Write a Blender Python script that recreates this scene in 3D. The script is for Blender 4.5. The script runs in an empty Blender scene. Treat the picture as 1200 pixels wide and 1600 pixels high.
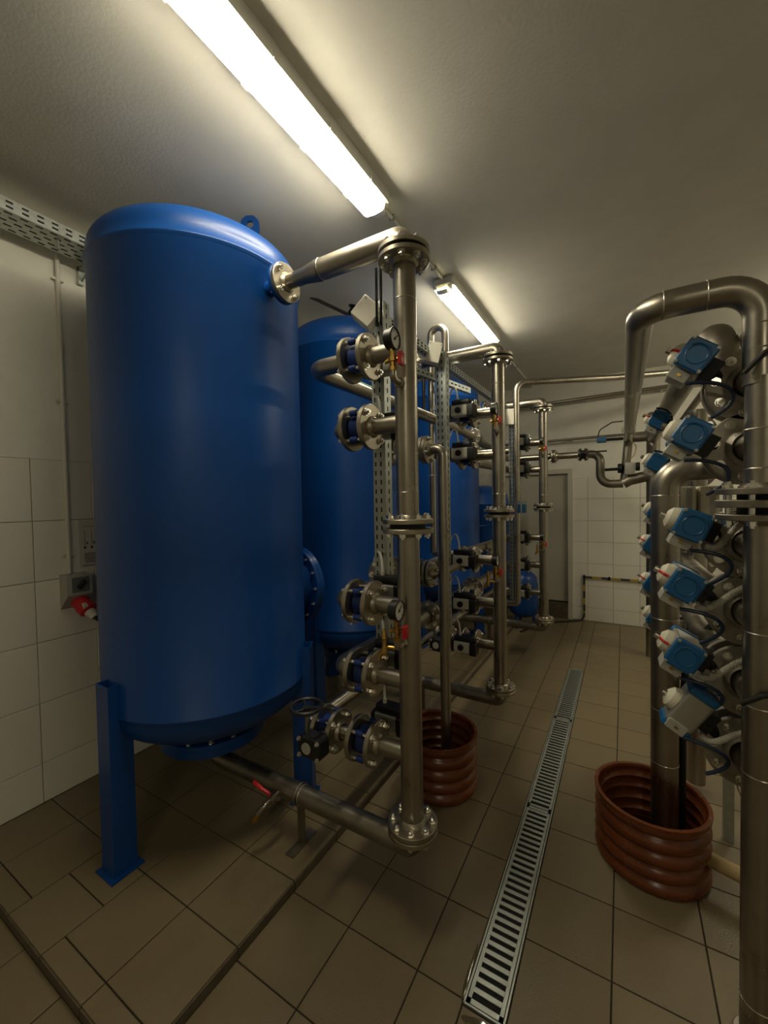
import bpy, math, random
from mathutils import Vector, Matrix, Quaternion

random.seed(7)
scene = bpy.context.scene
col = scene.collection
PI = math.pi
V = Vector

# ------------------------------------------------------------------ camera
cam_d = bpy.data.cameras.new('camera')
cam = bpy.data.objects.new('camera', cam_d)
col.objects.link(cam)
scene.camera = cam
cam_d.sensor_fit = 'HORIZONTAL'
cam_d.sensor_width = 36.0
cam_d.lens = 36.0 * 636.2 / 1200.0
cam_d.clip_start = 0.02
CAM_H = 1.68
_yw, _pt, _rl = math.radians(30.44), math.radians(-1.651), math.radians(0.969)
_f = V((-math.sin(_yw) * math.cos(_pt), math.cos(_yw) * math.cos(_pt), math.sin(_pt)))
_r0 = _f.cross(V((0, 0, 1))).normalized()
_u0 = _r0.cross(_f)
_r = _r0 * math.cos(_rl) - _u0 * math.sin(_rl)
_u = _u0 * math.cos(_rl) + _r0 * math.sin(_rl)
_m = Matrix((_r, _u, -_f)).transposed().to_4x4()
_m.translation = V((0, 0, CAM_H))
cam.matrix_world = _m

# ------------------------------------------------------------------ world and view
wd = bpy.data.worlds.new('world')
scene.world = wd
wd.use_nodes = True
wd.node_tree.nodes['Background'].inputs[0].default_value = (0.05, 0.048, 0.04, 1)
wd.node_tree.nodes['Background'].inputs[1].default_value = 0.12
vs = scene.view_settings
vs.view_transform = 'Standard'
vs.look = 'None'
vs.gamma = 1.0
vs.use_curve_mapping = False
vs.exposure = 0.0
LAMP_POWER = 40.0          # emission strength of the lamp covers
LAMP_COL = (1.0, 0.905, 0.665)

# ------------------------------------------------------------------ materials
def _new(name):
    m = bpy.data.materials.new(name)
    m.use_nodes = True
    return m, m.node_tree, m.node_tree.nodes['Principled BSDF']


def mat(name, color, rough=0.5, metal=0.0, noise=0.0, nscale=8.0, stretch=(1, 1, 1),
        rvar=0.0, bump=0.0, bscale=60.0, spec=0.5, coat=0.0, trans=0.0, c2=None):
    m, nt, b = _new(name)
    b.inputs['Base Color'].default_value = (*color, 1)
    b.inputs['Roughness'].default_value = rough
    b.inputs['Metallic'].default_value = metal
    b.inputs['Specular IOR Level'].default_value = spec
    b.inputs['Coat Weight'].default_value = coat
    b.inputs['Transmission Weight'].default_value = trans
    if noise or rvar or bump:
        tc = nt.nodes.new('ShaderNodeTexCoord')
        mp = nt.nodes.new('ShaderNodeMapping')
        mp.inputs['Scale'].default_value = stretch
        nt.links.new(tc.outputs['Object'], mp.inputs['Vector'])
    if noise or rvar:
        n = nt.nodes.new('ShaderNodeTexNoise')
        n.inputs['Scale'].default_value = nscale
        n.inputs['Detail'].default_value = 6
        n.inputs['Roughness'].default_value = 0.62
        nt.links.new(mp.outputs['Vector'], n.inputs['Vector'])
        if noise:
            mx = nt.nodes.new('ShaderNodeMix')
            mx.data_type = 'RGBA'
            lo = tuple(max(0, c * (1 - noise)) for c in color)
            hi = c2 if c2 else tuple(min(1, c * (1 + noise)) for c in color)
            mx.inputs[6].default_value = (*lo, 1)
            mx.inputs[7].default_value = (*hi, 1)
            cr = nt.nodes.new('ShaderNodeMapRange')
            cr.inputs[1].default_value = 0.3
            cr.inputs[2].default_value = 0.7
            nt.links.new(n.outputs[0], cr.inputs[0])
            nt.links.new(cr.outputs[0], mx.inputs[0])
            nt.links.new(mx.outputs[2], b.inputs['Base Color'])
        if rvar:
            mr = nt.nodes.new('ShaderNodeMapRange')
            mr.inputs[1].default_value = 0.3
            mr.inputs[2].default_value = 0.7
            mr.inputs[3].default_value = max(0.02, rough - rvar)
            mr.inputs[4].default_value = min(1, rough + rvar)
            nt.links.new(n.outputs[0], mr.inputs[0])
            nt.links.new(mr.outputs[0], b.inputs['Roughness'])
    if bump:
        n2 = nt.nodes.new('ShaderNodeTexNoise')
        n2.inputs['Scale'].default_value = bscale
        n2.inputs['Detail'].default_value = 4
        nt.links.new(mp.outputs['Vector'], n2.inputs['Vector'])
        bp = nt.nodes.new('ShaderNodeBump')
        bp.inputs['Strength'].default_value = bump
        bp.inputs['Distance'].default_value = 0.01
        nt.links.new(n2.outputs[0], bp.inputs['Height'])
        nt.links.new(bp.outputs[0], b.inputs['Normal'])
    return m


def emit_mat(name, color, strength):
    m, nt, b = _new(name)
    b.inputs['Base Color'].default_value = (0.9, 0.9, 0.85, 1)
    b.inputs['Emission Color'].default_value = (*color, 1)
    b.inputs['Emission Strength'].default_value = strength
    return m


def tile_mat(name, color, var, rough, speck, bump=0.0, stain=None):
    """tile: tone differs from tile to tile (object random), fine speckle"""
    m, nt, b = _new(name)
    oi = nt.nodes.new('ShaderNodeObjectInfo')
    tc = nt.nodes.new('ShaderNodeTexCoord')
    geo = nt.nodes.new('ShaderNodeNewGeometry')
    n = nt.nodes.new('ShaderNodeTexNoise')
    n.inputs['Scale'].default_value = 160
    n.inputs['Detail'].default_value = 3
    nt.links.new(geo.outputs['Position'], n.inputs['Vector'])
    n2 = nt.nodes.new('ShaderNodeTexNoise')
    n2.inputs['Scale'].default_value = 3.2
    n2.inputs['Detail'].default_value = 5
    nt.links.new(geo.outputs['Position'], n2.inputs['Vector'])
    hsv = nt.nodes.new('ShaderNodeHueSaturation')
    hsv.inputs['Color'].default_value = (*color, 1)
    a1 = nt.nodes.new('ShaderNodeMath'); a1.operation = 'MULTIPLY_ADD'
    nt.links.new(oi.outputs['Random'], a1.inputs[0])
    a1.inputs[1].default_value = var
    a1.inputs[2].default_value = 1 - var * 0.5
    a2 = nt.nodes.new('ShaderNodeMath'); a2.operation = 'MULTIPLY_ADD'
    nt.links.new(n.outputs[0], a2.inputs[0])
    a2.inputs[1].default_value = speck
    nt.links.new(a1.outputs[0], a2.inputs[2])
    a3 = nt.nodes.new('ShaderNodeMath'); a3.operation = 'MULTIPLY_ADD'
    nt.links.new(n2.outputs[0], a3.inputs[0])
    a3.inputs[1].default_value = stain if stain else 0.0
    nt.links.new(a2.outputs[0], a3.inputs[2])
    a4 = nt.nodes.new('ShaderNodeMath'); a4.operation = 'SUBTRACT'
    nt.links.new(a3.outputs[0], a4.inputs[0])
    a4.inputs[1].default_value = speck * 0.5 + (stain if stain else 0.0) * 0.5
    nt.links.new(a4.outputs[0], hsv.inputs['Value'])
    nt.links.new(hsv.outputs[0], b.inputs['Base Color'])
    mr = nt.nodes.new('ShaderNodeMapRange')
    mr.inputs[1].default_value = 0.35; mr.inputs[2].default_value = 0.65
    mr.inputs[3].default_value = rough - 0.1; mr.inputs[4].default_value = rough + 0.1
    nt.links.new(n2.outputs[0], mr.inputs[0])
    nt.links.new(mr.outputs[0], b.inputs['Roughness'])
    if bump:
        bp = nt.nodes.new('ShaderNodeBump')
        bp.inputs['Strength'].default_value = bump
        bp.inputs['Distance'].default_value = 0.004
        nt.links.new(n.outputs[0], bp.inputs['Height'])
        nt.links.new(bp.outputs[0], b.inputs['Normal'])
    return m


M = dict(
    plaster=mat('plaster', (0.80, 0.78, 0.70), 0.9, noise=0.05, nscale=5, bump=0.25, bscale=90),
    ceiling=mat('ceiling_paint', (0.72, 0.70, 0.64), 0.92, noise=0.06, nscale=3, bump=0.12, bscale=70),
    wtile=tile_mat('white_wall_tile', (0.80, 0.77, 0.68), 0.05, 0.38, 0.03, 0.03, 0.05),
    wgrout=mat('wall_grout', (0.30, 0.27, 0.20), 0.9),
    ftile=tile_mat('brown_floor_tile', (0.182, 0.141, 0.080), 0.10, 0.42, 0.22, 0.25, 0.22),
    fgrout=mat('floor_grout', (0.024, 0.018, 0.010), 0.9, noise=0.3, nscale=30),
    ktile=mat('kerb_tile', (0.10, 0.078, 0.05), 0.6, noise=0.25, nscale=25),
    steel=mat('brushed_steel', (0.37, 0.34, 0.285), 0.34, 1.0, noise=0.14, nscale=5, stretch=(1, 1, 1), rvar=0.10),
    steel2=mat('dull_steel', (0.27, 0.245, 0.2), 0.44, 1.0, noise=0.22, nscale=9, rvar=0.10),
    flange=mat('flange_steel', (0.38, 0.345, 0.275), 0.40, 1.0, noise=0.16, nscale=14, rvar=0.08),
    rflange=mat('grey_flange_steel', (0.36, 0.33, 0.28), 0.52, 0.6, noise=0.25, nscale=26, rvar=0.1),
    bolt=mat('zinc_bolt', (0.82, 0.80, 0.74), 0.24, 1.0),
    weld=mat('weld_seam', (0.66, 0.63, 0.56), 0.3, 1.0, noise=0.2, nscale=40),
    blue=mat('blue_tank_paint', (0.001, 0.050, 0.235), 0.38, noise=0.05, nscale=2.0, rvar=0.05, bump=0.05, bscale=2.5, coat=0.08, spec=0.4),
    bluev=mat('blue_valve_body', (0.003, 0.024, 0.14), 0.4),
    actblue=mat('actuator_blue', (0.006, 0.105, 0.28), 0.38, noise=0.08, nscale=20),
    actlight=mat('actuator_light', (0.62, 0.60, 0.53), 0.45),
    actgrey=mat('actuator_aluminium', (0.42, 0.41, 0.37), 0.42, 0.7),
    black=mat('black_plastic', (0.010, 0.010, 0.011), 0.42),
    rubber=mat('black_rubber', (0.006, 0.006, 0.006), 0.6),
    white=mat('white_plastic', (0.70, 0.68, 0.60), 0.45),
    cream=mat('cream_plastic', (0.72, 0.68, 0.55), 0.5),
    lightgrey=mat('light_grey_plastic', (0.42, 0.41, 0.37), 0.5),
    midgrey=mat('mid_grey_plastic', (0.16, 0.165, 0.165), 0.5),
    galv=mat('galvanised_steel', (0.45, 0.48, 0.455), 0.42, 0.85, noise=0.15, nscale=40, rvar=0.1),
    hole=mat('slot_dark', (0.012, 0.012, 0.012), 0.9),
    brass=mat('brass', (0.46, 0.29, 0.075), 0.33, 1.0, noise=0.1, nscale=30),
    red=mat('red_plastic', (0.55, 0.012, 0.018), 0.4),
    bucket=mat('brown_corrugated_plastic', (0.15, 0.038, 0.009), 0.27, noise=0.15, nscale=6, rvar=0.06),
    paper=mat('paper', (0.62, 0.60, 0.54), 0.85),
    ink=mat('ink', (0.05, 0.05, 0.05), 0.8),
    dial=mat('dial_white', (0.72, 0.71, 0.66), 0.5),
    door=mat('door_paint', (0.47, 0.44, 0.36), 0.5, noise=0.03, nscale=4),
    doorframe=mat('door_frame_paint', (0.58, 0.55, 0.47), 0.5),
    beige=mat('beige_pipe', (0.40, 0.29, 0.13), 0.5),
    yellow=mat('yellow_tape', (0.42, 0.30, 0.04), 0.5),
    hose=mat('air_hose_white', (0.85, 0.84, 0.80), 0.4),
    bhose=mat('air_hose_blue', (0.012, 0.026, 0.06), 0.35),
    conduit=mat('corrugated_conduit', (0.50, 0.48, 0.42), 0.5),
    lampcover=emit_mat('lamp_cover_lit', LAMP_COL, LAMP_POWER),
    lampbody=mat('lamp_body', (0.62, 0.62, 0.57), 0.5),
    lampend=mat('lamp_end_cover', (0.82, 0.80, 0.66), 0.25, trans=0.35),
    glasstube=mat('sight_glass', (0.75, 0.78, 0.72), 0.05, trans=0.85),
    bluegrey=mat('blue_enclosure', (0.02, 0.10, 0.22), 0.4),
    green=mat('green_sticker', (0.03, 0.22, 0.07), 0.5),
    film=mat('water_film', (0.10, 0.085, 0.05), 0.04, spec=0.6),
    water=mat('dark_water', (0.02, 0.008, 0.004), 0.08),
)

# ------------------------------------------------------------------ mesh builder
ORG = {}


def basis(axis):
    a = V(axis).normalized()
    h = V((0, 0, 1)) if abs(a.z) < 0.9 else V((1, 0, 0))
    x = h.cross(a).normalized()
    y = a.cross(x)
    return x, y, a


class MB:
    def __init__(self):
        self.v = []
        self.f = []

    def add(self, verts, faces):
        o = len(self.v)
        self.v += [V(p) for p in verts]
        self.f += [tuple(i + o for i in f) for f in faces]
        return self

    def box(self, c, s, rot=None):
        c = V(c)
        x, y, z = s[0] / 2, s[1] / 2, s[2] / 2
        pts = [V((a * x, b * y, d * z)) for d in (-1, 1) for b in (-1, 1) for a in (-1, 1)]
        if rot is not None:
            pts = [rot @ p for p in pts]
        self.add([c + p for p in pts], [(0, 2, 3, 1), (4, 5, 7, 6), (0, 1, 5, 4), (2, 6, 7, 3), (0, 4, 6, 2), (1, 3, 7, 5)])
        return self

    def rbox(self, c, s, r, rot=None, axis='z', n=4):
        """box with rounded vertical (local axis) edges"""
        c = V(c)
        order = {'z': (0, 1, 2), 'y': (0, 2, 1), 'x': (1, 2, 0)}[axis]
        a, b, d = (s[i] / 2 for i in order)
        out = []
        for (cx, cy, st) in ((a - r, b - r, 0), (-a + r, b - r, 1), (-a + r, -b + r, 2), (a - r, -b + r, 3)):
            for k in range(n + 1):
                t = (st + k / n) * PI / 2
                out.append((cx + r * math.cos(t), cy + r * math.sin(t)))
        N = len(out)
        pts = []
        e = min(r * 0.35, d * 0.4)
        for h, sc in ((-d, 1), (-d + e, 0), (d - e, 0), (d, 1)):
            for (px, py) in out:
                k = (1 - e / max(a, b)) if sc else 1
                q = [0, 0, 0]
                q[order[0]], q[order[1]], q[order[2]] = px * k, py * k, h
                pts.append(V(q))
        if rot is not None:
            pts = [rot @ p for p in pts]
        fs = []
        for l in range(3):
            for k in range(N):
                k2 = (k + 1) % N
                fs.append((l * N + k, l * N + k2, (l + 1) * N + k2, (l + 1) * N + k))
        fs.append(tuple(range(N - 1, -1, -1)))
        fs.append(tuple(range(3 * N, 4 * N)))
        self.add([c + p for p in pts], fs)
        return self

    def lathe(self, prof, c, axis, n=32, a0=0.0):
        """prof: list of (radius, height along axis); closed with poles when r=0"""
        c = V(c)
        x, y, a = basis(axis)
        rings = []
        verts = []
        for (r, h) in prof:
            if r <= 1e-6:
                rings.append([len(verts)])
                verts.append(c + a * h)
            else:
                ids = []
                for k in range(n):
                    t = a0 + 2 * PI * k / n
                    ids.append(len(verts))
                    verts.append(c + a * h + (x * math.cos(t) + y * math.sin(t)) * r)
                rings.append(ids)
        fs = []
        for p, q in zip(rings, rings[1:]):
            for k in range(n):
                k2 = (k + 1) % n
                if len(p) == 1 and len(q) == 1:
                    continue
                if len(p) == 1:
                    fs.append((p[0], q[k2], q[k]))
                elif len(q) == 1:
                    fs.append((p[k], p[k2], q[0]))
                else:
                    fs.append((p[k], p[k2], q[k2], q[k]))
        self.add(verts, fs)
        return self

    def cyl(self, p0, p1, r, r1=None, n=20, cap=True):
        p0, p1 = V(p0), V(p1)
        L = (p1 - p0).length
        r1 = r if r1 is None else r1
        pr = [(r, 0), (r1, L)]
        if cap:
            pr = [(0, 0)] + pr + [(0, L)]
        return self.lathe(pr, p0, p1 - p0, n)

    def tube(self, pts, r, bend=0.08, n=20, cap=True, seg=8, rads=None):
        pts = [V(p) for p in pts]
        path = [pts[0]]
        for i in range(1, len(pts) - 1):
            a, b, c = pts[i - 1], pts[i], pts[i + 1]
            u = (a - b); w = (c - b)
            lu, lw = u.length, w.length
            u.normalize(); w.normalize()
            ang = u.angle(w)
            if ang > PI - 0.02:
                path.append(b); continue
            t = bend / math.tan(ang / 2)
            t = min(t, lu * 0.499, lw * 0.499)
            rr = t * math.tan(ang / 2)
            bis = (u + w).normalized()
            cen = b + bis * (rr / math.sin(ang / 2))
            p, q = b + u * t, b + w * t
            e1 = (p - cen).normalized()
            e2 = (q - cen)
            e2 = (e2 - e1 * e2.dot(e1)).normalized()
            tot = PI - ang
            ns = max(3, int(seg * tot / (PI / 2)))
            for k in range(ns + 1):
                th = tot * k / ns
                path.append(cen + (e1 * math.cos(th) + e2 * math.sin(th)) * rr)
        path.append(pts[-1])
        # drop duplicates
        P = [path[0]]
        for q in path[1:]:
            if (q - P[-1]).length > 1e-5:
                P.append(q)
        tang = []
        for i in range(len(P)):
            a = P[max(0, i - 1)]; b = P[min(len(P) - 1, i + 1)]
            tang.append((b - a).normalized())
        x, y, _ = basis(tang[0])
        verts = []
        for i, p in enumerate(P):
            if i:
                q = tang[i - 1].rotation_difference(tang[i])
                x = q @ x
            t = tang[i]
            x = (x - t * x.dot(t)).normalized()
            y = t.cross(x)
            ri = r if rads is None else rads(i / (len(P) - 1))
            for k in range(n):
                th = 2 * PI * k / n
                verts.append(p + (x * math.cos(th) + y * math.sin(th)) * ri)
        fs = []
        for i in range(len(P) - 1):
            for k in range(n):
                k2 = (k + 1) % n
                fs.append((i * n + k, i * n + k2, (i + 1) * n + k2, (i + 1) * n + k))
        if cap:
            fs.append(tuple(range(n - 1, -1, -1)))
            L = (len(P) - 1) * n
            fs.append(tuple(range(L, L + n)))
        self.add(verts, fs)
        return self

    def torus(self, c, axis, R, r, n=28, m=8):
        prof = [(R + r * math.cos(2 * PI * k / m), r * math.sin(2 * PI * k / m)) for k in range(m + 1)]
        return self.lathe(prof, c, axis, n)

    def ring(self, c, axis, ro, ri, th, n=36, ch=0.002):
        """flat disc with a hole, centred on c"""
        h = th / 2
        prof = [(ri, -h), (ro - ch, -h), (ro, -h + ch), (ro, h - ch), (ro - ch, h), (ri, h), (ri, -h)]
        return self.lathe(prof, c, axis, n)

    def prism(self, outline, c, ux, uy, th):
        c, ux, uy = V(c), V(ux), V(uy)
        nrm = ux.cross(uy).normalized()
        n = len(outline)
        vs_ = [c + ux * a + uy * b - nrm * th / 2 for a, b in outline] + [c + ux * a + uy * b + nrm * th / 2 for a, b in outline]
        fs = [tuple(range(n - 1, -1, -1)), tuple(range(n, 2 * n))]
        fs += [(k, (k + 1) % n, n + (k + 1) % n, n + k) for k in range(n)]
        self.add(vs_, fs)
        return self

    def build(self, name, m, parent=None, org=None, smooth=35):
        if parent is not None:
            org = ORG[parent.name]
        elif org is None:
            zs = min(p.z for p in self.v)
            cx = sum(p.x for p in self.v) / len(self.v)
            cy = sum(p.y for p in self.v) / len(self.v)
            org = V((cx, cy, zs))
        org = V(org)
        me = bpy.data.meshes.new(name)
        me.from_pydata([p - org for p in self.v], [], self.f)
        me.update()
        if smooth:
            me.shade_smooth()
            me.set_sharp_from_angle(angle=math.radians(smooth))
        me.materials.append(M[m] if isinstance(m, str) else m)
        o = bpy.data.objects.new(name, me)
        col.objects.link(o)
        if parent is not None:
            o.parent = parent
        else:
            o.location = org
        ORG[o.name] = org
        return o


def tag(o, label, cat, group=None):
    o['label'] = label
    o['category'] = cat
    if group:
        o['group'] = group
    return o


def thing(name, loc, label, cat, group=None):
    o = bpy.data.objects.new(name, None)
    o.empty_display_size = 0.05
    o.location = loc
    col.objects.link(o)
    ORG[o.name] = V(loc)
    return tag(o, label, cat, group)


def struct(o):
    o['kind'] = 'structure'
    return o


def inst(name, me, parent, pos, rot=None):
    """a copy of shared mesh data placed at world pos under parent"""
    o = bpy.data.objects.new(name, me)
    col.objects.link(o)
    o.parent = parent
    o.location = V(pos) - ORG[parent.name]
    if rot is not None:
        o.rotation_mode = 'QUATERNION'
        o.rotation_quaternion = rot
    return o


# shared bolt meshes (along +Z: washer, hex head, thread tip)
def bolt_mesh(name, s, m='bolt'):
    b = MB()
    b.cyl((0, 0, 0), (0, 0, 0.0022 * s), 0.0125 * s, n=12)
    b.cyl((0, 0, 0.002 * s), (0, 0, 0.011 * s), 0.0098 * s, n=6)
    b.cyl((0, 0, 0.011 * s), (0, 0, 0.017 * s), 0.0052 * s, n=8)
    me = bpy.data.meshes.new(name)
    me.from_pydata(b.v, [], b.f)
    me.materials.append(M[m])
    return me


BOLT = {1.0: bolt_mesh('bolt', 1.0), 1.25: bolt_mesh('bolt_large', 1.25), 0.8: bolt_mesh('bolt_small', 0.8), 0.5: bolt_mesh('bolt_tiny', 0.5, 'actgrey')}


def flange(parent, c, axis, ro=0.098, ri=0.036, th=0.02, nb=4, out=1, a0=PI / 4, m='flange', bs=1.25, n=36, hub=True):
    """welded flange; bolt heads on the face at +axis*out"""
    c = V(c)
    x, y, a = basis(axis)
    b = MB()
    b.ring(c, axis, ro, ri * 0.9, th, n)
    if hub:
        o = a * out
        b.lathe([(ri * 1.32, 0), (ri * 1.28, 0.006), (ri * 1.02, 0.016)], c + o * th / 2, o, n)
    fl = b.build('flange', m, parent)
    q = V((0, 0, 1)).rotation_difference(a * out)
    rb = ro * 0.79
    for k in range(nb):
        t = a0 + 2 * PI * k / nb
        p = c + (x * math.cos(t) + y * math.sin(t)) * rb + a * out * th / 2
        inst('bolt', BOLT[bs], fl, p, q)
    return fl


def bez(p0, p1, p2, p3, n=14):
    p0, p1, p2, p3 = V(p0), V(p1), V(p2), V(p3)
    out = []
    for k in range(n + 1):
        t = k / n
        out.append(p0 * (1 - t) ** 3 + p1 * 3 * t * (1 - t) ** 2 + p2 * 3 * t * t * (1 - t) + p3 * t ** 3)
    return out


def seam(parent, c, axis, r):
    return MB().torus(c, axis, r - 0.0006, 0.0019, 28, 6).build('weld_seam', 'weld', parent)


# ==================================================================== SETTING
WL, WB, WR, WF, CE = -2.75, 6.12, 3.0, -5.0, 3.275
PZ = 0.046           # plinth height
PX, PY = -1.225, 0.59  # plinth right edge, front edge
T = 0.30             # tile pitch

b = MB(); b.box(((WL + WR) / 2, (WF + WB) / 2, -0.054), (WR - WL + 0.4, WB - WF + 0.4, 0.1))
floor = struct(b.build('floor', 'fgrout', org=(0, 2, -0.1)))
b = MB(); b.box(((WL + WR) / 2, (WF + WB) / 2, CE + 0.05), (WR - WL + 0.4, WB - WF + 0.4, 0.1))
ceiling = struct(b.build('ceiling', 'ceiling', org=(0, 2, CE)))
b = MB(); b.box((WL - 0.065, (WF + WB) / 2, CE / 2), (0.1, WB - WF + 0.4, CE))
wall_left = struct(b.build('wall_left', 'wgrout', org=(WL, 2, 0)))
b = MB(); b.box(((WL + WR) / 2, WB + 0.065, CE / 2), (WR - WL + 0.4, 0.1, CE))
wall_back = struct(b.build('wall_back', 'wgrout', org=(0, WB, 0)))
b = MB(); b.box((WR + 0.05, (WF + WB) / 2, CE / 2), (0.1, WB - WF + 0.4, CE))
wall_right = struct(b.build('wall_right', 'plaster', org=(WR, 2, 0)))
b = MB(); b.box(((WL + WR) / 2, WF - 0.05, CE / 2), (WR - WL + 0.4, 0.1, CE))
wall_front = struct(b.build('wall_front', 'plaster', org=(0, WF, 0)))

# painted plaster above the tiles
b = MB(); b.box((WL - 0.012, (WF + WB) / 2, (1.938 + CE) / 2), (0.016, WB - WF, CE - 1.938))
b.build('plaster_band', 'plaster', wall_left)
DOOR_L, DOOR_R, DOOR_T, DOOR_B = -1.62, -0.655, 2.005, 0.225
b = MB()
b.box(((WL - 0.4 + WR) / 2, WB + 0.012, (2.07 + CE) / 2), (WR - WL + 0.4, 0.016, CE - 2.07))
b.box(((-0.60 + WR) / 2, WB + 0.012, (1.935 + 2.07) / 2), (WR + 0.60, 0.016, 2.07 - 1.935))
b.box(((WL + -1.68) / 2, WB + 0.012, (1.935 + 2.07) / 2), (-1.68 - WL, 0.016, 2.07 - 1.935))
b.build('plaster_band', 'plaster', wall_back)

TILE_CACHE = {}


def tile(parent, x0, x1, y0, y1, top, m, plane='z', gap=0.005, th=0.012, jig=0.0006):
    """one tile as an object, mesh shared by size"""
    sx, sy = x1 - x0 - gap, y1 - y0 - gap
    key = (round(sx, 3), round(sy, 3), m, plane)
    if sx < 0.012 or sy < 0.012:
        return
    if key not in TILE_CACHE:
        bb = MB()
        e = 0.0015
        a, c = sx / 2, sy / 2
        prof = [(a, c, -th), (a, c, -e), (a - e, c - e, 0)]
        vs_ = []
        for (p, q, h) in prof:
            vs_ += [(p, q, h), (-p, q, h), (-p, -q, h), (p, -q, h)]
        if plane == 'x':
            vs_ = [(h, p, q) for (p, q, h) in vs_]
        elif plane == 'y':
            vs_ = [(p, -h, q) for (p, q, h) in vs_]
        fs = []
        for l in range(2):
            for k in range(4):
                fs.append((l * 4 + k, l * 4 + (k + 1) % 4, l * 4 + 4 + (k + 1) % 4, l * 4 + 4 + k))
        fs.append((8, 9, 10, 11))
        if plane == 'y':
            fs = [f[::-1] for f in fs]
        me = bpy.data.meshes.new('tile')
        me.from_pydata(vs_, [], fs)
        me.materials.append(M[m])
        TILE_CACHE[key] = me
    cx, cy = (x0 + x1) / 2, (y0 + y1) / 2
    j = random.uniform(-jig, 0)
    pos = {'z': (cx, cy, top + j), 'x': (top + j, cx, cy), 'y': (cx, top - j, cy)}[plane]
    return inst('tile', TILE_CACHE[key], parent, pos)


def grid(parent, xs, ys, top, m, plane='z', skip=None, **k):
    for x0, x1 in zip(xs, xs[1:]):
        for y0, y1 in zip(ys, ys[1:]):
            if skip and skip(x0, x1, y0, y1):
                continue
            tile(parent, x0, x1, y0, y1, top, m, plane, **k)


# floor tiles: columns broken by the drain channel
DX0, DX1, DY0, DY1 = -0.462, -0.322, 1.245, 4.33
gx = [-0.034 + T * i for i in range(-4, 7)]
gy = [1.561 + T * k for k in range(-6, 16)]
gy = [y for y in gy if y > -0.3 and y < WB - 0.05] + [WB]
xs_left = [PX] + [x for x in gx if PX + 0.03 < x < DX0 - 0.03] + [DX0]
xs_right = [DX1] + [x for x in gx if x > DX1 + 0.03]
grid(floor, xs_left, gy, 0.0, 'ftile')
grid(floor, xs_right, gy, 0.0, 'ftile')
for y0, y1 in zip(gy, gy[1:]):          # the drain's own column, before and after the channel
    if y1 <= DY0 or y0 >= DY1:
        tile(floor, DX0, DX1, y0, y1, 0.0, 'ftile')
    elif y0 < DY0:
        tile(floor, DX0, DX1, y0, DY0, 0.0, 'ftile')
    elif y1 > DY1:
        tile(floor, DX0, DX1, DY1, y1, 0.0, 'ftile')
fx = [WL] + [-2.56 + T * k for k in range(0, 5)] + [PX]
fy = [-0.2, 0.06, 0.36, PY]
grid(floor, fx, fy, 0.0, 'ftile')
b = MB(); b.box(((1.766 + WR) / 2, (WF + WB) / 2, -0.006), (WR - 1.766, WB - WF, 0.01))
b.box(((WL + 1.766) / 2, (WF - 0.2) / 2, -0.006), (1.766 - WL, -0.2 - WF, 0.01))
b.build('floor_surface', 'ftile', floor)

# plinth under the tanks
b = MB(); b.box(((WL + PX) / 2, (PY + WB) / 2, (PZ - 0.005) / 2), (PX - WL - 0.006, WB - PY - 0.006, PZ - 0.005))
plinth = struct(b.build('floor_plinth', 'fgrout', org=(-2, 3, 0)))
pyl = [0.966 + T * k for k in range(0, 18)]
pyl = [y for y in pyl if y < WB - 0.05] + [WB]
pxl = [WL, -2.442, -2.128, -1.828, -1.528, PX]
grid(plinth, pxl, pyl, PZ, 'ftile')
# irregular first courses
for (x0, x1, cuts) in ((WL, -2.442, (PY, 0.668, 0.966)), (-2.442, -2.128, (PY, 0.668, 0.966)),
                       (-2.128, -1.828, (PY, 0.80, 0.966)), (-1.828, -1.528, (PY, 0.666, 0.966)),
                       (-1.528, PX, (PY, 0.666, 0.966))):
    for y0, y1 in zip(cuts, cuts[1:]):
        tile(plinth, x0, x1, y0, y1, PZ, 'ftile')
ky = [PY] + pyl
for y0, y1 in zip(ky, ky[1:]):
    bb = MB(); bb.box((PX - 0.001, (y0 + y1) / 2, (PZ - 0.006) / 2), (0.008, y1 - y0 - 0.004, PZ - 0.008))
    bb.build('kerb_tile', 'ktile', plinth)
for x0, x1 in zip(pxl, pxl[1:]):
    bb = MB(); bb.box(((x0 + x1) / 2, PY + 0.001, (PZ - 0.006) / 2), (x1 - x0 - 0.004, 0.008, PZ - 0.008))
    bb.build('kerb_tile', 'ktile', plinth)

# wall tiles
wz = [PZ, 0.265, 0.597, 0.932, 1.268, 1.598, 1.937]
wy = [0.932 + 0.29 * k for k in range(-5, 18)]
wy = [y for y in wy if -0.45 < y < WB - 0.05] + [WB]
grid(wall_left, wy, wz, WL, 'wtile', 'x', gap=0.003)
bz = [0.0, 0.18, 0.476, 0.78, 1.07, 1.36, 1.655, 1.935]
bx = [-0.60] + [-0.411 + 0.2985 * k for k in range(0, 8)]
grid(wall_back, bx, bz, WB, 'wtile', 'y', gap=0.003)
bx2 = [WL, -2.59, -2.29, -1.99, -1.68]
grid(wall_back, bx2, bz, WB, 'wtile', 'y', gap=0.003)
b = MB(); b.box(((bx[-1] + WR) / 2, WB + 0.012, 1.935 / 2), (WR - bx[-1], 0.016, 1.935))
b.build('tiled_surface', 'wtile', wall_back)
b = MB(); b.box((WL - 0.012, (WF + wy[0]) / 2, 1.935 / 2), (0.016, wy[0] - WF, 1.935))
b.build('tiled_surface', 'wtile', wall_left)

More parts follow.
